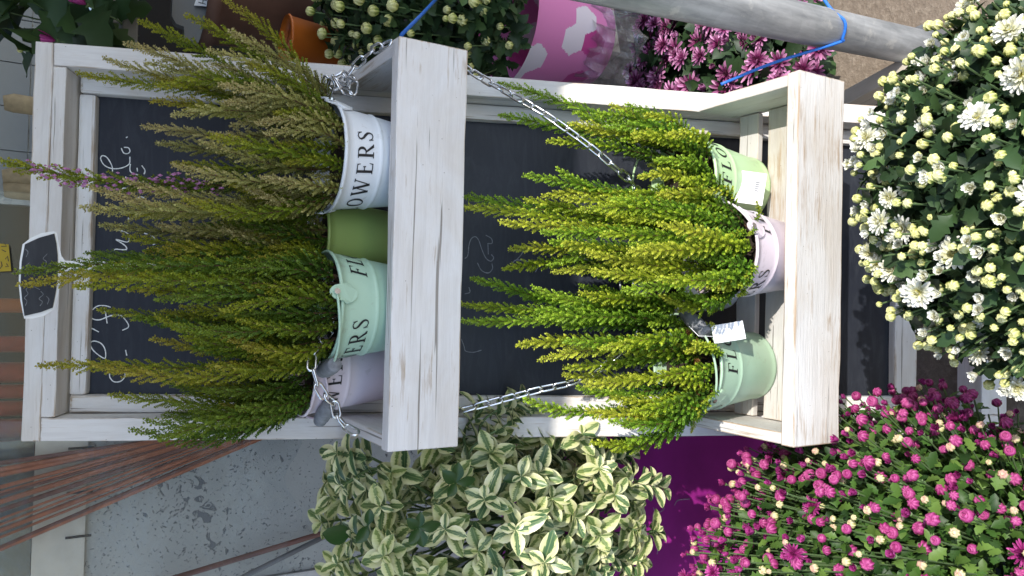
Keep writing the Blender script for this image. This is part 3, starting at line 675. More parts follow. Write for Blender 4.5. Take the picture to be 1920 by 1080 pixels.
# ================================================================== CHAINS
def link_mesh():
    b = MB(); P = []; a, r = .0062, .0046
    for k in range(9): t = -math.pi / 2 + math.pi * k / 8; P.append((a + r * math.cos(t), r * math.sin(t), 0))
    for k in range(9): t = math.pi / 2 + math.pi * k / 8; P.append((-a + r * math.cos(t), r * math.sin(t), 0))
    n = len(P); m = 7; vs = []
    for i in range(n):
        p = Vector(P[i]); tn = (Vector(P[(i + 1) % n]) - Vector(P[i - 1])).normalized(); u = Vector((0, 0, 1)); v = tn.cross(u)
        for j in range(m): q = 2 * math.pi * j / m; vs.append(p + (u * math.cos(q) + v * math.sin(q)) * .00155)
    b.add(vs, [(i * m + j, ((i + 1) % n) * m + j, ((i + 1) % n) * m + (j + 1) % m, i * m + (j + 1) % m) for i in range(n) for j in range(m)])
    return b.mesh('link', [M_chain], True)
LINK = link_mesh()
def chain(label, pts, pitch=.0182, seed=0):
    r = random.Random(seed); Q = spline(pts, 16); t = thing('chain', label, 'chain', Q[0], 'zinc chains'); acc = 0; k = 0
    for a, b_ in zip(Q[:-1], Q[1:]):
        L = (b_ - a).length
        while acc < L:
            p = a.lerp(b_, acc / L if L else 0); d = (b_ - a).normalized()
            up = Vector((0, -.4, 1)); s = d.cross(up).normalized(); u2 = s.cross(d); ang = (k % 2) * math.pi / 2 + .6 + r.uniform(-.25, .25)
            n = u2 * math.cos(ang) + s * math.sin(ang)
            M = Matrix((d, n.cross(d), n)).transposed().to_4x4(); M.translation = p; meshobj('link', LINK, None, t, M); acc += pitch; k += 1
        acc -= L
    return t
chain('zinc chain draped across the bucket rims of the shaded box',
      [at(724, 84, -.325), at(700, 95, -.30), at(668, 122, -.27), at(645, 150, -.255), at(628, 163, -.24), at(612, 152, -.22), at(610, 200, -.18), at(600, 260, -.14), at(592, 340, -.13), at(583, 405, -.14), at(590, 440, -.15), at(600, 470, -.19), at(622, 520, -.24), at(628, 560, -.26), at(624, 610, -.28), at(605, 640, -.29), at(585, 672, -.295), at(590, 705, -.30), at(603, 735, -.30), at(625, 755, -.29), at(633, 780, -.285), at(650, 800, -.28), at(668, 812, -.29)], seed=1)
chain('zinc chain hanging in a slack curve across the lower blackboard',
      [at(876, 128, -.24), at(905, 147, -.26), at(960, 178, -.30), at(1020, 213, -.335), at(1100, 270, -.365), at(1150, 312, -.375), at(1195, 356, -.37), at(1235, 440, -.36), at(1240, 540, -.345), at(1200, 620, -.345), at(1130, 690, -.34), at(1075, 716, -.33), at(1010, 731, -.31), at(930, 752, -.28), at(870, 768, -.26)], seed=2)
chain('tangled knot of zinc chain beside the white bucket handle', [at(618, 165, -.255), at(625, 145, -.265), at(645, 140, -.27), at(662, 150, -.265), at(660, 172, -.27), at(642, 168, -.28), at(630, 150, -.275), at(640, 155, -.265), at(655, 165, -.275)], seed=3)

# ================================================================== PLANT LABEL, TAGS
def plate(name, pix, Y, th, mat, parent, dy=0.):
    P = spline([at(x, y, Y) for x, y in pix] + [at(*pix[0], Y)], 3)[:-1] if False else [at(x, y, Y) for x, y in pix]
    n = len(P); b = MB(); vs = [p + Vector((0, dy, 0)) for p in P] + [p + Vector((0, dy + th, 0)) for p in P]
    b.add(vs, [tuple(range(n))[::-1], tuple(range(n, 2 * n))] + [(i, (i + 1) % n, n + (i + 1) % n, n + i) for i in range(n)])
    return meshobj(name, b.mesh(name), mat, parent, Matrix())
zc = lambda L: [(x / 3.272, 430 + y / 3.272) for x, y in L]
sg = thing('plant_label', 'small black plant label with white rim on a white stake', 'plant label', at(250, 495, -.215))
plate('rim', zc([(138, 92), (185, 55), (255, 22), (330, 12), (348, 22), (360, 90), (378, 165), (398, 190), (375, 255), (372, 330), (352, 410), (330, 490), (275, 530), (200, 548), (148, 548), (125, 440), (114, 330), (120, 200)]), -.215, .002, M_plastic, sg)
plate('slate_face', zc([(153, 92), (240, 52), (334, 26), (347, 90), (354, 160), (354, 300), (340, 400), (324, 480), (250, 508), (150, 531), (135, 430), (126, 330), (133, 200)]), -.215, .0012, M_board, sg, -.0016)
plate('stake', zc([(380, 192), (620, 195), (900, 205), (1300, 215), (1300, 250), (900, 248), (620, 245), (375, 258)]), -.2148, .0018, M_plastic, sg)
mb = MB()
for L in ([(155, 470), (165, 440), (150, 420), (172, 395), (160, 370), (178, 350)], [(245, 470), (260, 445), (240, 425), (265, 400), (250, 380)], [(290, 460), (300, 430), (285, 410)], [(160, 170), (172, 140), (155, 120)], [(215, 300), (235, 310)], [(205, 350), (245, 370)], [(165, 280), (180, 250), (162, 225), (180, 205)], [(270, 240), (285, 200), (265, 180), (290, 150)]):
    ribbon(mb, spline([at(x, y, -.2172) for x, y in zc(L)], 5), .0007, (0, -1, 0))
meshobj('chalk_writing', mb.mesh('cw'), M_chalkf, sg)

def card(label, M, w_, h_, bend, lines, mat=M_paper):
    t = thing('price_card', label, 'tag', M); b = MB(); n = 10; vs = []
    for j in range(n + 1):
        for i in (0, 1):
            v = j / n - .5; vs.append((w_ * (i - .5), bend * math.sin(v * 3.1) * w_ - .0, h_ * v))
    f = [(2 * j, 2 * j + 1, 2 * j + 3, 2 * j + 2) for j in range(n)]
    b.add(vs, f); b.add([(x, y + .0006, z) for x, y, z in vs], [q[::-1] for q in f]); meshobj('card', b.mesh('card', smooth=True), mat, t, M)
    b = MB()
    for (x0, x1, z0, tt) in lines: 
        yy = bend * math.sin((z0 / h_) * 3.1) * w_ - .0006
        b.add([(x0, yy, z0 - tt), (x1, yy, z0 - tt), (x1, yy, z0 + tt), (x0, yy, z0 + tt)], [(0, 1, 2, 3)])
    if lines: meshobj('print', b.mesh('print'), M_print, t, M)
    return t
def facecam(p, rx, ry, roll):
    """matrix of a card at p facing the given direction (normal = -local y)"""
    nrm = Vector((rx, -1, ry)).normalized(); y = -nrm; z = Vector((0, 0, 1)); z = (z - y * z.dot(y)).normalized(); x = y.cross(z)
    M = Matrix((x, y, z)).transposed().to_4x4(); M.translation = p
    return M @ Matrix.Rotation(roll, 4, 'Y')
ln = [(-.010, .012, .006 - .0022 * k, .00035) for k in range(6)] + [(-.004 + .003 * k, -.0025 + .003 * k, -.0095, .003) for k in range(5)]
card('white printed price card leaning on the light green bucket', facecam(at(1406, 352, -.425), .15, .75, D(14)), .046, .040, .02, ln)
card('blank white tag hanging from the sage green bucket handle', facecam(at(1366, 623, -.455), -.1, .7, D(-16)), .024, .040, .12, [(.002, .008, .002, .0003), (-.004, .004, -.006, .0003)])
b = MB(); b.tube([at(1292, 612, -.44), at(1310, 630, -.458), at(1345, 631, -.457)], .0005, 5); tag(meshobj('tag_string', b.mesh('ts'), M_plastic), 'thin white string tying the blank tag to the bucket handle', 'string')

# ================================================================== CHRYSANTHEMUMS
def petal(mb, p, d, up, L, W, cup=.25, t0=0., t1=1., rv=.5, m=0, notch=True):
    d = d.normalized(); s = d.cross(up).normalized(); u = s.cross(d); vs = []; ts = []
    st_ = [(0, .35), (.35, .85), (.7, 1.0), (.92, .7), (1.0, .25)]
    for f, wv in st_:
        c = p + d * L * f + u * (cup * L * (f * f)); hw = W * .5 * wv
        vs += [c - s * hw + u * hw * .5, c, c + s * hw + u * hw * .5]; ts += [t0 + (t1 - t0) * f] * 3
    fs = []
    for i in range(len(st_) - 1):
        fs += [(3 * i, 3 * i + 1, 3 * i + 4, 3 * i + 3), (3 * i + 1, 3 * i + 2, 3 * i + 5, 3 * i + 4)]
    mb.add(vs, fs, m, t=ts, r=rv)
def bloom_mesh(seed, R, layers, mats, disc=None, t_in=.2):
    """layers: (count, elevation, length factor, width factor, start t, end t, cup)"""
    r = random.Random(seed); mb = MB()
    for n, el, lf, wf, a0, a1, cup in layers:
        ph = r.random() * 6
        for k in range(n):
            a = ph + 2 * math.pi * k / n + r.uniform(-.12, .12); e = el + r.uniform(-.14, .14)
            d = Vector((math.cos(a) * math.cos(e), math.sin(a) * math.cos(e), math.sin(e)))
            petal(mb, Vector((0, 0, .0005)) + d * R * .08, d, Vector((0, 0, 1)) - d * .01, R * lf * r.uniform(.85, 1.08), R * wf, cup, a0, a1, r.random())
    if disc:
        for k in range(14):
            a = k * 2.4; q = Vector((math.cos(a), math.sin(a), 0)) * R * .16 * math.sqrt(k / 14) + Vector((0, 0, R * .22)); s = R * .07
            mb.add([q + Vector(v) * s for v in ((1, 0, 0), (0, 1, 0), (-1, 0, 0), (0, -1, 0), (0, 0, 1.5))], [(0, 1, 4), (1, 2, 4), (2, 3, 4), (3, 0, 4)], 0, t=disc, r=.5)
    # calyx
    mb.lathe([(.0004, -R * .22), (R * .16, -R * .16), (R * .22, -R * .02), (R * .10, R * .02)], 8, 1)
    return mb.mesh('bloom', mats)
def bud_mesh(seed, R, mats, open_=0., elong=1.1):
    r = random.Random(seed); mb = MB(); n, m = 16, 8; vs = []; ts = []; rv = []
    npet = r.choice((7, 8, 9)); ph = r.random() * 6
    for i in range(m + 1):
        f = i / m; e = -math.pi / 2 + math.pi * f * (.96 - .10 * open_)
        for j in range(n):
            a = 2 * math.pi * j / n
            w_ = 1 + .12 * math.cos(npet * a + ph + f * 1.6) * math.sin(math.pi * f) + .05 * math.cos((npet + 5) * a - ph + f * 3) * f + r.uniform(-.03, .03)
            rr = R * math.cos(e) * w_; z = R * elong * math.sin(e)
            if f > .85: z -= R * .35 * (f - .85) / .15 * (.4 + open_)
            vs.append((rr * math.cos(a), rr * math.sin(a), z + R * .6)); ts.append(min(1, max(0, .05 + .95 * f - (.25 if f > .9 else 0)))); rv.append(.5 + .45 * math.cos(npet * a + ph + f * 1.2))  # r darkens the creases between petals: crease shade put into the colour
    mb.add(vs, [(i * n + j, i * n + (j + 1) % n, (i + 1) * n + (j + 1) % n, (i + 1) * n + j) for i in range(m) for j in range(n)] + [tuple(m * n + j for j in range(n))], 0, t=ts, r=rv)
    for k in range(7):   # sepals
        a = k * 2 * math.pi / 7; d = Vector((math.cos(a) * .75, math.sin(a) * .75, .65)); petal(mb, Vector((math.cos(a), math.sin(a), -.35)) * R * .3, d, Vector((0, 0, 1)), R * 1.05, R * .62, -.05, 0, .12, .4)
    mb.lathe([(.0005, -R * .5), (R * .35, -R * .3), (R * .62, 0)], 8, 1)
    for k in range(9):   # overlapping outer petals
        a = k * 2.4 + ph; e = .55 + .35 * r.random(); d = Vector((math.cos(a) * math.cos(e), math.sin(a) * math.cos(e), math.sin(e)))
        petal(mb, Vector((math.cos(a), math.sin(a), .35)) * R * .72, Vector((math.cos(a) * .12, math.sin(a) * .12, 1)), Vector((-math.cos(a), -math.sin(a), 0)), R * r.uniform(.9, 1.25), R * .62, .45, .5, 1.0, r.random())
    return mb.mesh('bud', mats)
def leaf_add(mb, p, d, up, L, r, lob=True):
    d = d.normalized(); s = d.cross(up)
    if s.length < 1e-4: return
    s.normalize(); u = s.cross(d); sh = r.random(); dr = r.uniform(.1, .5)
    out = [(0, .02), (.12, .10), (.28, .34), (.36, .20), (.50, .42), (.60, .24), (.78, .26), (.88, .16), (1, 0)] if lob else [(0, .03), (.2, .2), (.5, .3), (.8, .18), (1, 0)]
    vs = []; n = len(out)
    for f, wv in out:
        c = p + d * L * f - u * (dr * L * f * f); k = wv * L * .9
        vs += [c - s * k + u * k * .35, c, c + s * k + u * k * .35]
    fs = []
    for i in range(n - 1): fs += [(3 * i, 3 * i + 1, 3 * i + 4, 3 * i + 3), (3 * i + 1, 3 * i + 2, 3 * i + 5, 3 * i + 4)]
    mb.add(vs, fs, 0, t=sh, r=r.random())
def rot_up(d, up, k): return (d * (1 - k) + up * k).normalized()

def mum(name, label, cat, base, C, rad, n, heads, leafmat_, seed, nleaf=6, upk=.35, elmin=-.15, leafL=.036, jitter=.12, amin=0, amax=2 * math.pi, group='chrysanthemums', inner=300, face=-.35):
    """heads: list of (mesh, weight, scale lo, hi, name); C centre of the dome, rad (rx,ry,rz)"""
    r = random.Random(seed); t = thing(name, label, cat, base, group); lv = MB(); sm = MB(); cnt = {}; over = {}
    C = Vector(C); base = Vector(base); tot = sum(h[1] for h in heads)
    ks = list(range(n)); r.shuffle(ks)
    def seen(k):
        zz = elmin + (1 - elmin) * ((k + .5) / n); a = k * 2.39996; hr = math.sqrt(max(0, 1 - zz * zz)); v = C + Vector((hr * math.cos(a) * rad[0], hr * math.sin(a) * rad[1], zz * rad[2])) - CAM
        z = v.dot(FWD); return 0 if abs(F_PX * v.dot(UPV) / z) < 990 and abs(F_PX * v.dot(RGT) / z) < 570 else 1
    ks.sort(key=seen)     # those in view are the individual parts, the rest is joined
    for k in ks:
        zz = elmin + (1 - elmin) * ((k + .5) / n); a = k * 2.39996 + r.uniform(-.3, .3); zz = max(elmin, min(.999, zz + r.uniform(-.035, .035)))
        if not (amin <= a % (2 * math.pi) <= amax): continue
        hr = math.sqrt(max(0, 1 - zz * zz)); d = Vector((hr * math.cos(a), hr * math.sin(a), zz))
        if d.dot((CAM - C).normalized()) < face: continue
        s = 1 + r.uniform(-jitter, jitter * .8)
        tip = C + Vector((d.x * rad[0], d.y * rad[1], d.z * rad[2])) * s
        root = base + Vector((d.x * rad[0] * .18, d.y * rad[1] * .18, 0)); mid = root.lerp(tip, .5) + Vector((0, 0, -.02)) + Vector((d.x, d.y, 0)) * rad[0] * .12
        P = spline([root, mid, tip], 5); sm.tube(P[3:], [.0016 - .0007 * i / len(P[3:]) for i in range(len(P[3:]))], 5, caps=False)
        dirn = rot_up((P[-1] - P[-2]).normalized(), Vector((0, 0, 1)), upk * r.random())
        dirn = (dirn + Vector((r.uniform(-.3, .3), r.uniform(-.3, .3), r.uniform(-.1, .2)))).normalized()
        x = r.random() * tot
        for me, wt, lo, hi, nm in heads:
            x -= wt
            if x <= 0: break
        if cnt.get(nm, 0) < 299:
            cnt[nm] = cnt.get(nm, 0) + 1
            meshobj(nm, me, None, t, basis(dirn, (r.uniform(-1, 1), r.uniform(-1, 1), .1), tip, r.uniform(lo, hi)))
        elif r.random() < .4: over.setdefault(me.name, []).append(basis(dirn, (r.uniform(-1, 1), r.uniform(-1, 1), .1), tip, r.uniform(lo, hi)))
        for q in range(nleaf):
            f = r.uniform(.45, 1.0); p = P[min(len(P) - 2, int(f * (len(P) - 1)))].lerp(P[-1], r.uniform(0, .06)); a2 = r.random() * 6.283
            ax = (P[-1] - P[0]).normalized(); o = ax.orthogonal().normalized(); o = Matrix.Rotation(a2, 3, ax) @ o
            leaf_add(lv, p, (o * .8 + ax * .6).normalized(), ax, leafL * r.uniform(.6, 1.25), r)
    for q in range(inner):
        zz = r.uniform(elmin, 1); a = r.random() * 6.283; hr = math.sqrt(max(0, 1 - zz * zz)); d = Vector((hr * math.cos(a), hr * math.sin(a), zz))
        p = C + Vector((d.x * rad[0], d.y * rad[1], d.z * rad[2])) * (1 - .45 * r.random() ** 1.6 - .04); o = Vector((r.uniform(-1, 1), r.uniform(-1, 1), r.uniform(-.5, .8)))
        leaf_add(lv, p, (d * .7 + o).normalized(), d, leafL * r.uniform(.8, 1.3), r)
    for nm, Ms in over.items():
        bmj = bmesh.new(); src = bpy.data.meshes[nm]
        for M in Ms:
            tmp = src.copy(); tmp.transform(M); bmj.from_mesh(tmp); bpy.data.meshes.remove(tmp)
        mj = bpy.data.meshes.new('more_flowers'); bmj.to_mesh(mj); bmj.free()
        for m in src.materials: mj.materials.append(m)
        tag(meshobj('more_flowers', mj, None, t), kind='stuff')
    tag(meshobj('foliage', lv.mesh('foliage', [leafmat_], True), None, t), kind='stuff')
    tag(meshobj('stems', sm.mesh('stems', [MUM_stem]), None, t), kind='stuff')
    return t
def pot(parent, base, r0, r1, h, mat=M_dkplastic):
    b = MB(); b.lathe([(r0 * .2, .002), (r0, .0), (r1, h - .02), (r1 + .006, h - .018), (r1 + .006, h), (r1 - .004, h), (r1 - .006, h - .03), (.001, h - .03)], 32)
    return meshobj('pot', b.mesh('pot', smooth=True), mat, parent, Matrix.Translation(base))

WL = [(15, .10, 1.0, .30, .35, 1, .12), (14, .38, .90, .28, .35, .95, .15), (12, .72, .72, .26, .25, .8, .2), (9, 1.1, .5, .22, .05, .55, .25)]
WL2 = [(13, .75, 1.0, .36, .3, .95, .3), (11, 1.0, .85, .34, .25, .8, .3), (8, 1.25, .65, .3, .1, .6, .3)]
MS = [MUM_stem]
W_open = [bloom_mesh(100 + i, .0215, WL, [W_petal, MUM_stem], .05) for i in range(3)]
W_half = [bloom_mesh(110 + i, .0155, WL2, [W_petal, MUM_stem], .05) for i in range(3)]
Y_buds = [bud_mesh(120 + i, .0066, [Y_bud, MUM_stem], .3 * i) for i in range(3)]
heads = [(m, .010, .5, .78, 'bloom') for m in W_open] + [(m, .045, .45, .70, 'bloom') for m in W_half] + [(m, .25, .45, .85, 'bud') for m in Y_buds]
cw = CAM + ray(1950, 352).normalized() * 1.0; bw = cw - Vector((0, 0, .12))
t = mum('chrysanthemum', 'round white and cream chrysanthemum full of buds in front of the sunlit box', 'chrysanthemum', bw, cw, (.20, .165, .18), 1700, heads, MUM_leaf, 21, nleaf=4, upk=.5, elmin=-.45, leafL=.024, inner=2200, face=.0, jitter=.12)
pot(t, Vector((bw.x, bw.y, 0)), .09, .12, bw.z + .03)

PL = [(17, .15, 1.0, .20, .35, .9, .1), (15, .45, .92, .19, .3, .8, .15), (12, .8, .75, .18, .15, .65, .2), (8, 1.15, .5, .16, .0, .4, .2)]
PL2 = [(12, .85, 1.0, .34, .3, .85, .35), (10, 1.1, .85, .30, .15, .7, .3), (7, 1.3, .65, .26, .0, .5, .3)]
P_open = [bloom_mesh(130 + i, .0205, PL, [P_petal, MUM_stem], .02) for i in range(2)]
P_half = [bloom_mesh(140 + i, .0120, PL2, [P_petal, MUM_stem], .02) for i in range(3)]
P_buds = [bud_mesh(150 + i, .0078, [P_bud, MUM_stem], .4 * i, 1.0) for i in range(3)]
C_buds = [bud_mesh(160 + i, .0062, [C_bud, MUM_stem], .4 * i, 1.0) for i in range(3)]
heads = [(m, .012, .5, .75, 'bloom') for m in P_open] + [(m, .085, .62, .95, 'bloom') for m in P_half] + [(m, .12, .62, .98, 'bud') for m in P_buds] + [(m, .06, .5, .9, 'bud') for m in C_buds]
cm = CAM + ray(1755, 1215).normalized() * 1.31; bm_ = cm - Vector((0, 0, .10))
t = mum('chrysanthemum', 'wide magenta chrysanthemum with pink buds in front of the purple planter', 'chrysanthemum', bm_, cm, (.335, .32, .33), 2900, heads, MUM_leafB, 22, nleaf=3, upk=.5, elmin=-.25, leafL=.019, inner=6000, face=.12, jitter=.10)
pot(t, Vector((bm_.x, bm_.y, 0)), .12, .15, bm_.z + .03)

# yellow-budded plant in the pink honeycomb sleeve, behind the stand on the right
heads = [(m, .3, .7, 1.35, 'bud') for m in Y_buds]
by = Vector((.47, .10, .66))
t = mum('chrysanthemum', 'unopened yellow budded chrysanthemum in the pink honeycomb sleeve', 'chrysanthemum', by, (.47, .08, .815), (.20, .18, .19), 300, heads, MUM_leaf, 23, nleaf=7, upk=.9, elmin=-.5, leafL=.028, inner=1100)
# sleeve with printed hexagons
sv = thing('pot_sleeve', 'pink pot sleeve printed with white honeycomb cells', 'pot sleeve', (by.x, by.y, .44))
def hexcell(x, y, s):
    q = (2 / 3 * x) / s; rr = (-1 / 3 * x + math.sqrt(3) / 3 * y) / s; X0, Z0 = q, rr; Y0 = -X0 - Z0; rx, ry, rz = round(X0), round(Y0), round(Z0)
    dx, dy, dz = abs(rx - X0), abs(ry - Y0), abs(rz - Z0)
    if dx > dy and dx > dz: rx = -ry - rz
    elif dy <= dz: rz = -rx - ry
    return rx, rz
b = MB(); n, m = 240, 60; vs = []; hs = .030
for i in range(m + 1):
    z = i / m * .20; rr = .085 + .035 * (i / m)
    for j in range(n): a = 2 * math.pi * j / n; vs.append((rr * math.cos(a), rr * math.sin(a), z))
b.add(vs, []); 
for i in range(m):
    for j in range(n):
        cx, cy = hexcell(j / n * 2 * math.pi * .105, i / m * .20, hs); k = (cx * 7 + cy * 13 + (cx * cy) % 5) % 5
        b.f.append((i * n + j, i * n + (j + 1) % n, (i + 1) * n + (j + 1) % n, (i + 1) * n + j)); b.m.append((0, 1, 0, 2, 0)[k])
meshobj('sleeve', b.mesh('sleeve', [plain('pink_print', (.68, .22, .45), .4), plain('white_print', (.72, .66, .70), .4), plain('deep_pink_print', (.50, .06, .25), .4)], True), None, sv, Matrix.Translation((by.x, by.y, .44)))
# clear film wrapping its foot
fl = thing('plastic_film', 'crumpled clear plastic film under the pink sleeve', 'plastic wrap', (by.x, by.y, .385))
b = MB(); n, m = 60, 16; vs = []
for i in range(m + 1):
    z = .385 + .12 * i / m
    for j in range(n):
        a = 2 * math.pi * j / n; rr = .098 + .03 * noise.noise(Vector((math.cos(a) * 3, math.sin(a) * 3, z * 16))) + .018 * noise.noise(Vector((math.cos(a) * 9, math.sin(a) * 9, z * 30))); vs.append((by.x + rr * math.cos(a), by.y + rr * math.sin(a), z))
b.add(vs, [(i * n + j, i * n + (j + 1) % n, (i + 1) * n + (j + 1) % n, (i + 1) * n + j) for i in range(m) for j in range(n)])
meshobj('film', b.mesh('film', smooth=False), M_film, fl)
# plank shelf under it
sh = tag(board('plank_shelf', (.44, .20, .37), (1.2, .40, .37), .20, .026, [M_plank, M_plank], None, Vector((0, 1, 0))), 'pale bare wooden plank under the pink sleeve', 'shelf')
for x in (.62, 1.02):
    tag(board('shelf_support', (x, .13 + (x - .44) * .26, 0), (x, .13 + (x - .44) * .26, .356), .05, .05, [M_greywood, M_greywood], None, Vector((1, 0, 0))), 'grey wooden post under the plank ' + ('near the pole' if x < .8 else 'far from the pole'), 'post')

# mauve chrysanthemums low behind on the right
VL = [(13, .12, 1.0, .26, .25, 1, .05), (10, .45, .85, .24, .1, .8, .1), (7, .9, .5, .2, 0, .3, .1)]
V_open = [bloom_mesh(170 + i, .031, VL, [V_petal, MUM_stem], .02) for i in range(3)]
V_half = [bloom_mesh(180 + i, .016, PL2, [V_petal, MUM_stem], .02) for i in range(2)]
heads = [(m, .26, .6, .95, 'bloom') for m in V_open] + [(m, .1, .7, 1.1, 'bloom') for m in V_half]
bv = Vector((.44, .02, .09)); t = mum('chrysanthemum', 'mauve daisy flowered chrysanthemum low between the stand and the steel pole', 'chrysanthemum', bv, (.43, .0, .15), (.27, .24, .15), 330, heads, MUM_leaf, 24, nleaf=7, upk=.9, elmin=.0, leafL=.045, inner=500)
pot(t, Vector((bv.x, bv.y, 0)), .10, .12, .10)

# ================================================================== PURPLE PLANTER + VARIEGATED SHRUB
pb = thing('purple_planter', 'purple painted planter box with rubbed chalk marks under the variegated shrub', 'planter', (-.5, .05, 0))
PY = -.055
b = MB(); b.box((-.485, PY + .012, .285), (.245, .012, .285)); meshobj('front_panel', b.mesh('fp'), M_fuch, pb)
for s in (-1, 1):
    b = MB(); b.box((-.485 + s * .233, PY + .124, .2825), (.012, .0995, .2825)); meshobj('side_panel', b.mesh('sp'), M_fuch, pb)
b = MB(); b.box((-.485, PY + .237, .2835), (.245, .0125, .2835)); meshobj('back_panel', b.mesh('bp'), M_fuch, pb)
b = MB(); b.box((-.485, PY + .124, .50), (.2195, .0985, .02)); meshobj('soil', b.mesh('so'), M_soil, pb)
chalk([[(500, 550), (460, 590), (410, 620), (395, 650), (450, 665), (485, 700), (492, 770), (480, 810)], [(685, 545), (700, 575), (740, 580), (770, 555), (755, 530)], [(750, 620), (695, 660), (705, 700)], [(785, 760), (605, 850), (635, 900)],
       [(850, 530), (880, 490), (970, 480)], [(795, 290), (765, 370)], [(530, 965), (570, 1000), (565, 1030)], [(720, 870), (715, 910)]], (1060, 820), Vector((0, -1, 0)), 4.155, .0026, plain('lilac_rubbed_chalk', (.42, .25, .40), .95, var=.4, scale=300), pb, None, lambda x, y: at(x, y, PY - .0007))

def vleaf(seed, L, W):
    r = random.Random(seed); mb = MB(); st_ = [(0, .06), (.12, .3), (.28, .72), (.45, .98), (.6, 1.0), (.75, .85), (.88, .55), (.97, .2), (1, .02)]
    vs = []; us = []; ls = []; droop = r.uniform(.08, .35); fold = r.uniform(.1, .45)
    for f, wv in st_:
        for u in (-1, -.5, 0, .5, 1):
            k = u * wv * W / 2; vs.append((k, L * f, -droop * L * f * f + abs(k) * fold + .02 * L * math.sin(9 * f + u * 2 + seed) * abs(u))); us.append(u * wv if wv > .3 else u * .5); ls.append(f)
    mb.add(vs, [(5 * i + j, 5 * i + j + 1, 5 * i + j + 6, 5 * i + j + 5) for i in range(len(st_) - 1) for j in range(4)], 0, u=us, l=ls, r=[0.0] * len(vs))
    return mb
VLF = [vleaf(i, .037 * (.85 + .1 * (i % 3)), .0195 * (1 + .12 * (i % 2))) for i in range(6)]
VLM = []
for i, mb in enumerate(VLF): VLM.append(mb.mesh('leaf', [M_var], True))
GLM = [mb.mesh('green_leaf', [E_green], True) for mb in VLF[:3]]
def lm(p, d, up, s, r):
    d = d.normalized(); x = d.cross(up); x = x.normalized() if x.length > 1e-3 else d.orthogonal().normalized(); z = x.cross(d)
    M = Matrix((x * s, d * s, z * s)).transposed().to_4x4(); M.translation = p; return M
eu = thing('variegated_shrub', 'cream edged variegated evergreen shrub overflowing the purple planter', 'shrub', (-.45, -.02, .52))
r = random.Random(41); stm = MB(); joined = MB(); nl = 0
EC = Vector((-.415, -.165, .785)); ER = Vector((.185, .145, .245))
shoots = []
cands = []
for k in range(200):
    zz = 1 - 2 * (k + .5) / 200; a = k * 2.39996; h = math.sqrt(1 - zz * zz); d = Vector((h * math.cos(a), h * math.sin(a), zz)); cands.append(d)
for d in cands:
    if d.y > .45: continue
    s = r.uniform(.62, 1.2); tip = EC + Vector((d.x * ER.x, d.y * ER.y, d.z * ER.z)) * s
    root = Vector((-.45 + r.uniform(-.08, .08), .01, .53)); mid = root.lerp(tip, .45) + Vector((0, .02, .03)); shoots.append((root, mid, tip, (d + Vector((r.uniform(-.7, .7), -.25 + r.uniform(-.5, .5), .25 + r.uniform(-.6, .6)))).normalized(), False))
for (px, py, Y, bx, by_) in ((1240, 912, -.22, 1100, 890), (1180, 852, -.2, 1090, 880), (1150, 900, -.19, 1060, 930), (640, 910, -.2, 720, 880), (632, 850, -.18, 700, 860), (985, 745, -.24, 900, 800), (960, 790, -.25, 880, 850), (905, 765, -.22, 870, 820), (1000, 800, -.22, 930, 850), (1190, 1065, -.21, 1080, 1010), (1120, 1040, -.24, 1050, 1010), (660, 1010, -.2, 740, 980), (1050, 840, -.2, 980, 870)):
    tip = at(px, py, Y); mid = at(bx, by_, Y + .02); shoots.append((mid.lerp(EC, .6), mid, tip, (tip - mid).normalized(), True))
lc = []
for root, mid, tip, dirn, spec in shoots:
    P = spline([root, mid, tip], 6); stm.tube(P, [.0028 - .0015 * i / len(P) for i in range(len(P))], 5, caps=False)
    up = dirn; o = up.orthogonal().normalized(); npair = 6 if spec else r.choice((2, 3, 4)); ph = r.random() * 6
    n = r.choice((4, 5, 6))
    for k in range(n):    # rosette at the tip
        a = ph + k * 2.2; q = Matrix.Rotation(a, 3, up) @ o; el = .25 + .5 * k / n; lc.append((tip, (q * math.cos(el) + up * math.sin(el)) + Vector((r.uniform(-.25, .25), r.uniform(-.25, .25), r.uniform(-.25, .25))), up, r.uniform(.5, 1.0) * (1 - .06 * k), (spec, tip.y), .5 + .5 * k / n))
    Ls = [0]; 
    for pr in range(npair):
        f = 1 - (pr + 1) * (.012 if not spec else .011) / max(.03, (tip - mid).length) * .9
        p = mid.lerp(tip, max(0, f)); ax = (tip - mid).normalized(); oo = ax.orthogonal().normalized()
        for s in (0, 1):
            a = ph + pr * 1.57 + s * math.pi; q = Matrix.Rotation(a, 3, ax) @ oo; lc.append((p, (q * .85 + ax * .5), ax, r.uniform(.8, 1.15), (spec, p.y), 0.15 * r.random()))
lc.sort(key=lambda q: q[0].y - (.15 if q[4][0] else 0))
for i, (p, d, up, s, key, yel) in enumerate(lc):
    k = r.randrange(6); M = lm(p, d, up, s, r)
    if i < 300:
        if r.random() < .02: meshobj('green_leaf', GLM[k % 3], None, eu, M)
        else: meshobj('leaf', VLM[k], None, eu, M)
    else:
        mb = VLF[k]; joined.add([M @ Vector(v) for v in mb.v], mb.f, 0, u=mb.a['u'], l=mb.a['l'], r=r.random() * .8)
for k in range(170):   # deeper leaves
    d = Vector((r.gauss(0, 1), r.gauss(-.3, 1), r.gauss(0, 1))).normalized(); p = EC + Vector((d.x * ER.x, d.y * ER.y, d.z * ER.z)) * r.uniform(.35, .8); mb = VLF[r.randrange(6)]; M = lm(p, (d + Vector((r.uniform(-1, 1), r.uniform(-1, 1), r.uniform(-1, 1)))).normalized(), d, r.uniform(.8, 1.1), r)
    joined.add([M @ Vector(v) for v in mb.v], mb.f, 0, u=mb.a['u'], l=mb.a['l'], r=r.random() * .6)
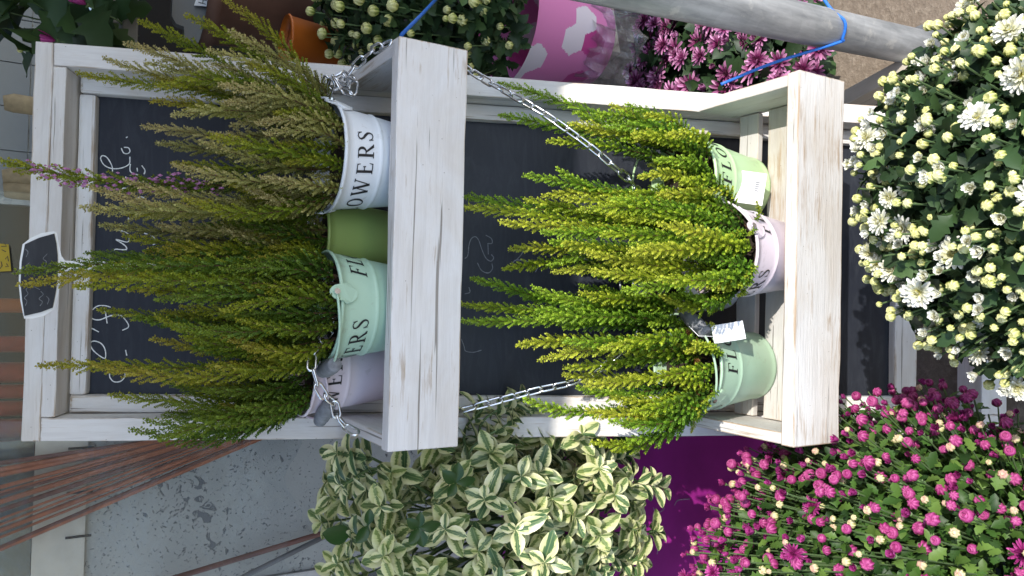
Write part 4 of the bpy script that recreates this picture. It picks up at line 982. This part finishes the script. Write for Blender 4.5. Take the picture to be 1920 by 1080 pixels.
tag(meshobj('foliage', joined.mesh('foliage', [M_var], True), None, eu), kind='stuff'); meshobj('branches', stm.mesh('br', smooth=True), MUM_stem, eu)
# broad plain green leaves among it
gp = thing('green_leaf_shrub', 'plain dark green leaves of a shrub growing among the variegated leaves', 'shrub', (-.40, -.1, .55))
for (px, py, n, Y) in ((785, 990, 5, -.30), (855, 905, 4, -.31), (690, 985, 2, -.24)):
    c = at(px, py, Y)
    for k in range(n):
        a = k * 2.4; q = Vector((math.cos(a), -.35, math.sin(a))); meshobj('leaf', GLM[k % 3], None, gp, lm(c, q, Vector((0, -1, .2)), r.uniform(.55, .85), r))
for (px, py, L, dx, dz, Y) in ((1105, 1030, 1.5, .9, -.35, -.13), (1130, 850, 1.5, .8, -.4, -.14), (1150, 865, 1.2, .7, -.6, -.14), (660, 1000, 1.2, .3, .6, -.2)):
    meshobj('leaf', GLM[1], None, gp, lm(at(px, py, Y), Vector((dx * .3, -.15, dz)), Vector((0, -1, .1)), L, r))
b = MB(); b.tube([Vector((-.40, -.06, .52)), Vector((-.40, -.18, .7)), at(780, 985, -.29)], .003, 6); b.tube([Vector((-.40, -.18, .7)), at(855, 900, -.30)], .0025, 6); meshobj('branches', b.mesh('b', smooth=True), MUM_stem, gp)

# ================================================================== STEEL POLE, CORD, BACKGROUND ODDS AND ENDS
pf = atz(1738, 93, 0); pu = at(1250, -10, pf.y); pt = pf + (pu - pf) * (2.35 / pu.z)
po = thing('steel_pole', 'galvanised steel pole standing beside the stand', 'pole', pf)
b = MB(); b.tube([pf.lerp(pt, k / 30) for k in range(31)], .0315, 32); meshobj('tube', b.mesh('t', smooth=True), M_galv, po, Matrix())
b = MB(); b.tube([pf, pf + Vector((0, 0, .02))], .042, 24); meshobj('foot', b.mesh('f'), M_greymetal, po)
def onpole(x, y, rr=.0335):
    """nearest point of the pole surface along the view through a photo point"""
    d = ray(x, y).normalized(); a = (pt - pf).normalized(); n = d.cross(a); w0 = CAM - pf
    A, B_, Cc = 1.0, d.dot(a), 1.0; D_, E_ = d.dot(w0), a.dot(w0); s = (B_ * E_ - Cc * D_) / (A * Cc - B_ * B_); p = CAM + d * s
    q = pf + a * (p - pf).dot(a); o = (CAM - q); o = o - a * o.dot(a); side = p - q; side = side - a * side.dot(a)
    k = max(-rr, min(rr, side.dot(o.cross(a).normalized()))); 
    return q + o.cross(a).normalized() * k + o.normalized() * math.sqrt(max(0, rr * rr - k * k))
c0 = onpole(1560, 0); c1 = onpole(1557, 35); c2 = onpole(1551, 66); c3 = onpole(1545, 75)
b = MB(); b.tube(spline([c0 + Vector((.10, .06, .01)), c0, c1, c2, c3, at(1450, 118, -.31), at(1352, 158, -.28)], 8), .0025, 8); tag(meshobj('cord', b.mesh('cord', smooth=True), M_blue), 'blue cord looped round the steel pole and pulled to the stand', 'cord')
b = MB(); b.tube([at(822, -6, -.1), at(790, 28, -.17), at(752, 66, -.25)], .0025, 8); tag(meshobj('cord', b.mesh('cord', smooth=True), M_blue), 'blue cord tied to the corner of the shaded planter box', 'cord')

tag(board('ground_plank', atz(1570, 205, .05), atz(1730, 120, .05), .055, .03, [M_plank, M_plank], None, Vector((0, .3, 1))), 'pale plank end lying by the foot of the stand', 'plank')

# copper streaks reflected in the glass, built as thin solid rods
rg = random.Random(5)
ends = []
for k in range(17):
    f = k / 16; y0 = 832 - 0 ; xa = 250 + 215 * f
    p0 = at(xa, 832, WY - .035); p1 = at(0, 832 + 35 + 165 * f + rg.uniform(-6, 6), WY - .06); d = p0 - p1; q0 = p0 + d * .9; q1 = p1 - d * .25
    rr = rg.uniform(.0018, .0048); b = MB(); b.tube([q0, q1], rr, 8)
    tag(meshobj('reflected_streak', b.mesh('rod', smooth=True), M_copper if k % 3 else M_copper2), 'thin copper brown rod standing in for a streak reflected in the glass', 'rod', 'copper streaks reflected in the glass')
for (pa, pb_, rr, lab, mt) in (((290, 1095, .51), (660, 983, .50), .006, 'brown cable running along the wall beside the shrub', M_copper2), ((440, 1090, .50), (590, 1015, .52), .006, 'dark cable crossing the brown cable on the wall', M_greymetal)):
    a_, b2 = at(*pa), at(*pb_); b = MB(); b.tube([a_, b2, b2 + (b2 - a_) * .3], rr, 8); tag(meshobj('cable', b.mesh('c', smooth=True), mt), lab, 'cable')

ps = thing('plastic_sheet', 'hazy clear plastic sheet hanging in front of the reflected streaks and sill', 'plastic wrap', at(270, 900, .46))  # clear sheet, also added to soften the streak rods behind it
b = MB(); n, m = 20, 16; vs = []
for i in range(n + 1):
    for j in range(m + 1):
        p = at(-60 + (610 + 18 * math.sin(j * .9)) * i / n, 790 + 330 * j / m, .46); vs.append(p + Vector((0, .012 * noise.noise(p * 9), 0)))
b.add(vs, [(i * (m + 1) + j, (i + 1) * (m + 1) + j, (i + 1) * (m + 1) + j + 1, i * (m + 1) + j + 1) for i in range(n) for j in range(m)])
meshobj('sheet', b.mesh('sheet', smooth=True), clearmat('hazy_plastic_sheet', .03, refl=.7), ps)

# behind the right-hand upper edge: shelf plank with odds and ends
sp0 = at(205, 76, .30); SZ = sp0.z - .03
tag(board('back_shelf', (.20, .36, SZ), (1.1, .36, SZ), .16, .024, [M_greywood, M_greywood], None, Vector((0, 1, 0))), 'weathered grey shelf plank behind the top of the stand', 'shelf')
b = MB(); b.box((.73, .80, .685), (.62, .015, .685)); tag(meshobj('back_board', b.mesh('bb'), M_dark), 'dark back board behind the pots and shelf', 'board')
# leafy plant hanging over it
heads = [(bloom_mesh(190, .020, PL2, [P_petal, MUM_stem], .02), .3, .9, 1.2, 'bloom'), (Y_buds[0], .3, .4, .7, 'bud')]
lp = at(90, 20, .22); lp.z -= .10
mum('leafy_plant', 'dark green leafy plant with magenta flowers above the stand corner', 'plant', lp, lp + Vector((.05, 0, .06)), (.13, .10, .13), 24, heads, MUM_leaf, 61, nleaf=7, upk=.3, elmin=-.6, leafL=.075, inner=60, group=None)
# frosted cup
cu = at(200, 8, .34); cu_t = thing('plastic_cup', 'frosted clear plastic cup lying behind the leafy plant', 'cup', cu)
b = MB(); b.lathe([(.001, -.045), (.028, -.045), (.036, .03), (.039, .034), (.034, .034)], 20); meshobj('cup', b.mesh('cup', smooth=True), M_cup, cu_t, Matrix.Translation(cu) @ Matrix.Rotation(.4, 4, 'Y'))
# grey bracket with a paper label
br = thing('grey_bracket', 'grey metal bracket carrying a white paper label', 'bracket', at(365, 45, .33))
def pplate(name, pix, Y, th, mat, parent): return plate(name, pix, Y, th, mat, parent)
pplate('plate', [(325, -30), (322, 30), (330, 44), (345, 50), (346, 72), (372, 80), (398, 22), (404, -30)], .33, .02, M_greymetal, br)
pl_ = thing('paper_label', 'small white paper label with black handwriting on the grey bracket', 'label', at(390, 5, .325))
plate('paper', [(364, 10), (372, -16), (420, -16), (408, 20), (388, 12)], .322, .001, M_paper, pl_)
mb = MB()
for L in ([(372, 4), (386, 8)], [(374, -2), (388, 1)], [(380, 6), (381, 0)], [(378, -10), (390, -4), (380, -4)], [(385, -12), (393, -8)]):
    ribbon(mb, [at(x, y, .3212) for x, y in L], .0016, (0, -1, 0))
meshobj('handwriting', mb.mesh('hw'), M_black, pl_)
# clay and orange pots
cp = at(455, 20, .34); cpt = thing('clay_pot', 'large brown clay pot behind the stand', 'pot', (cp.x, cp.y, cp.z - .10))
b = MB(); b.lathe([(.04, -.12), (.075, -.11), (.092, .06), (.098, .062), (.098, .085), (.088, .085), (.085, .05)], 40); meshobj('pot_body', b.mesh('pb', smooth=True), M_terra, cpt, Matrix.Translation(cp + Vector((.02, 0, -.01))))
op = at(548, 98, .24); opt = thing('orange_pot', 'orange pot half hidden by the yellow budded plant', 'pot', (op.x, op.y, op.z - .07))
b = MB(); b.lathe([(.03, -.07), (.038, -.068), (.046, .018), (.049, .021), (.046, .025), (.043, .01)], 40); meshobj('pot_body', b.mesh('pb', smooth=True), M_orange, opt, Matrix.Translation(op + Vector((.018, 0, -.01))))
# logs, yellow sign seen past the top rail
for i, (px, py, lab) in enumerate(((32, 196, 'pale cut log nearest the leafy plant'), (30, 334, 'upper pale cut log against the tiled wall'), (32, 358, 'lower pale cut log against the tiled wall'))):
    p = at(px, py, .62); b = MB(); b.tube([p + Vector((0, 0, .022)), p + Vector((.002, .0, .006)), p + Vector((0, .004, -.09))], [.014, .0185, .017], 14); tag(meshobj('cut_log', b.mesh('log', smooth=True), M_log), lab, 'log', 'pale cut logs')
ys = thing('yellow_sign', 'small yellow price sign with black figures in the shop window', 'sign', at(12, 480, .5))
plate('face', [(-10, 456), (16, 458), (21, 508), (-10, 510)], .50, .002, M_yellow, ys)
mb = MB()
for L in ([(2, 462), (12, 462), (9, 456)], [(3, 468), (11, 472)], [(10, 486), (14, 480), (16, 490)], [(12, 494), (16, 500), (10, 500)], [(2, 490), (4, 498), (0, 504)]): ribbon(mb, [at(x, y, .4985) for x, y in L], .0016, (0, -1, 0))
meshobj('figures', mb.mesh('fg'), M_black, ys)
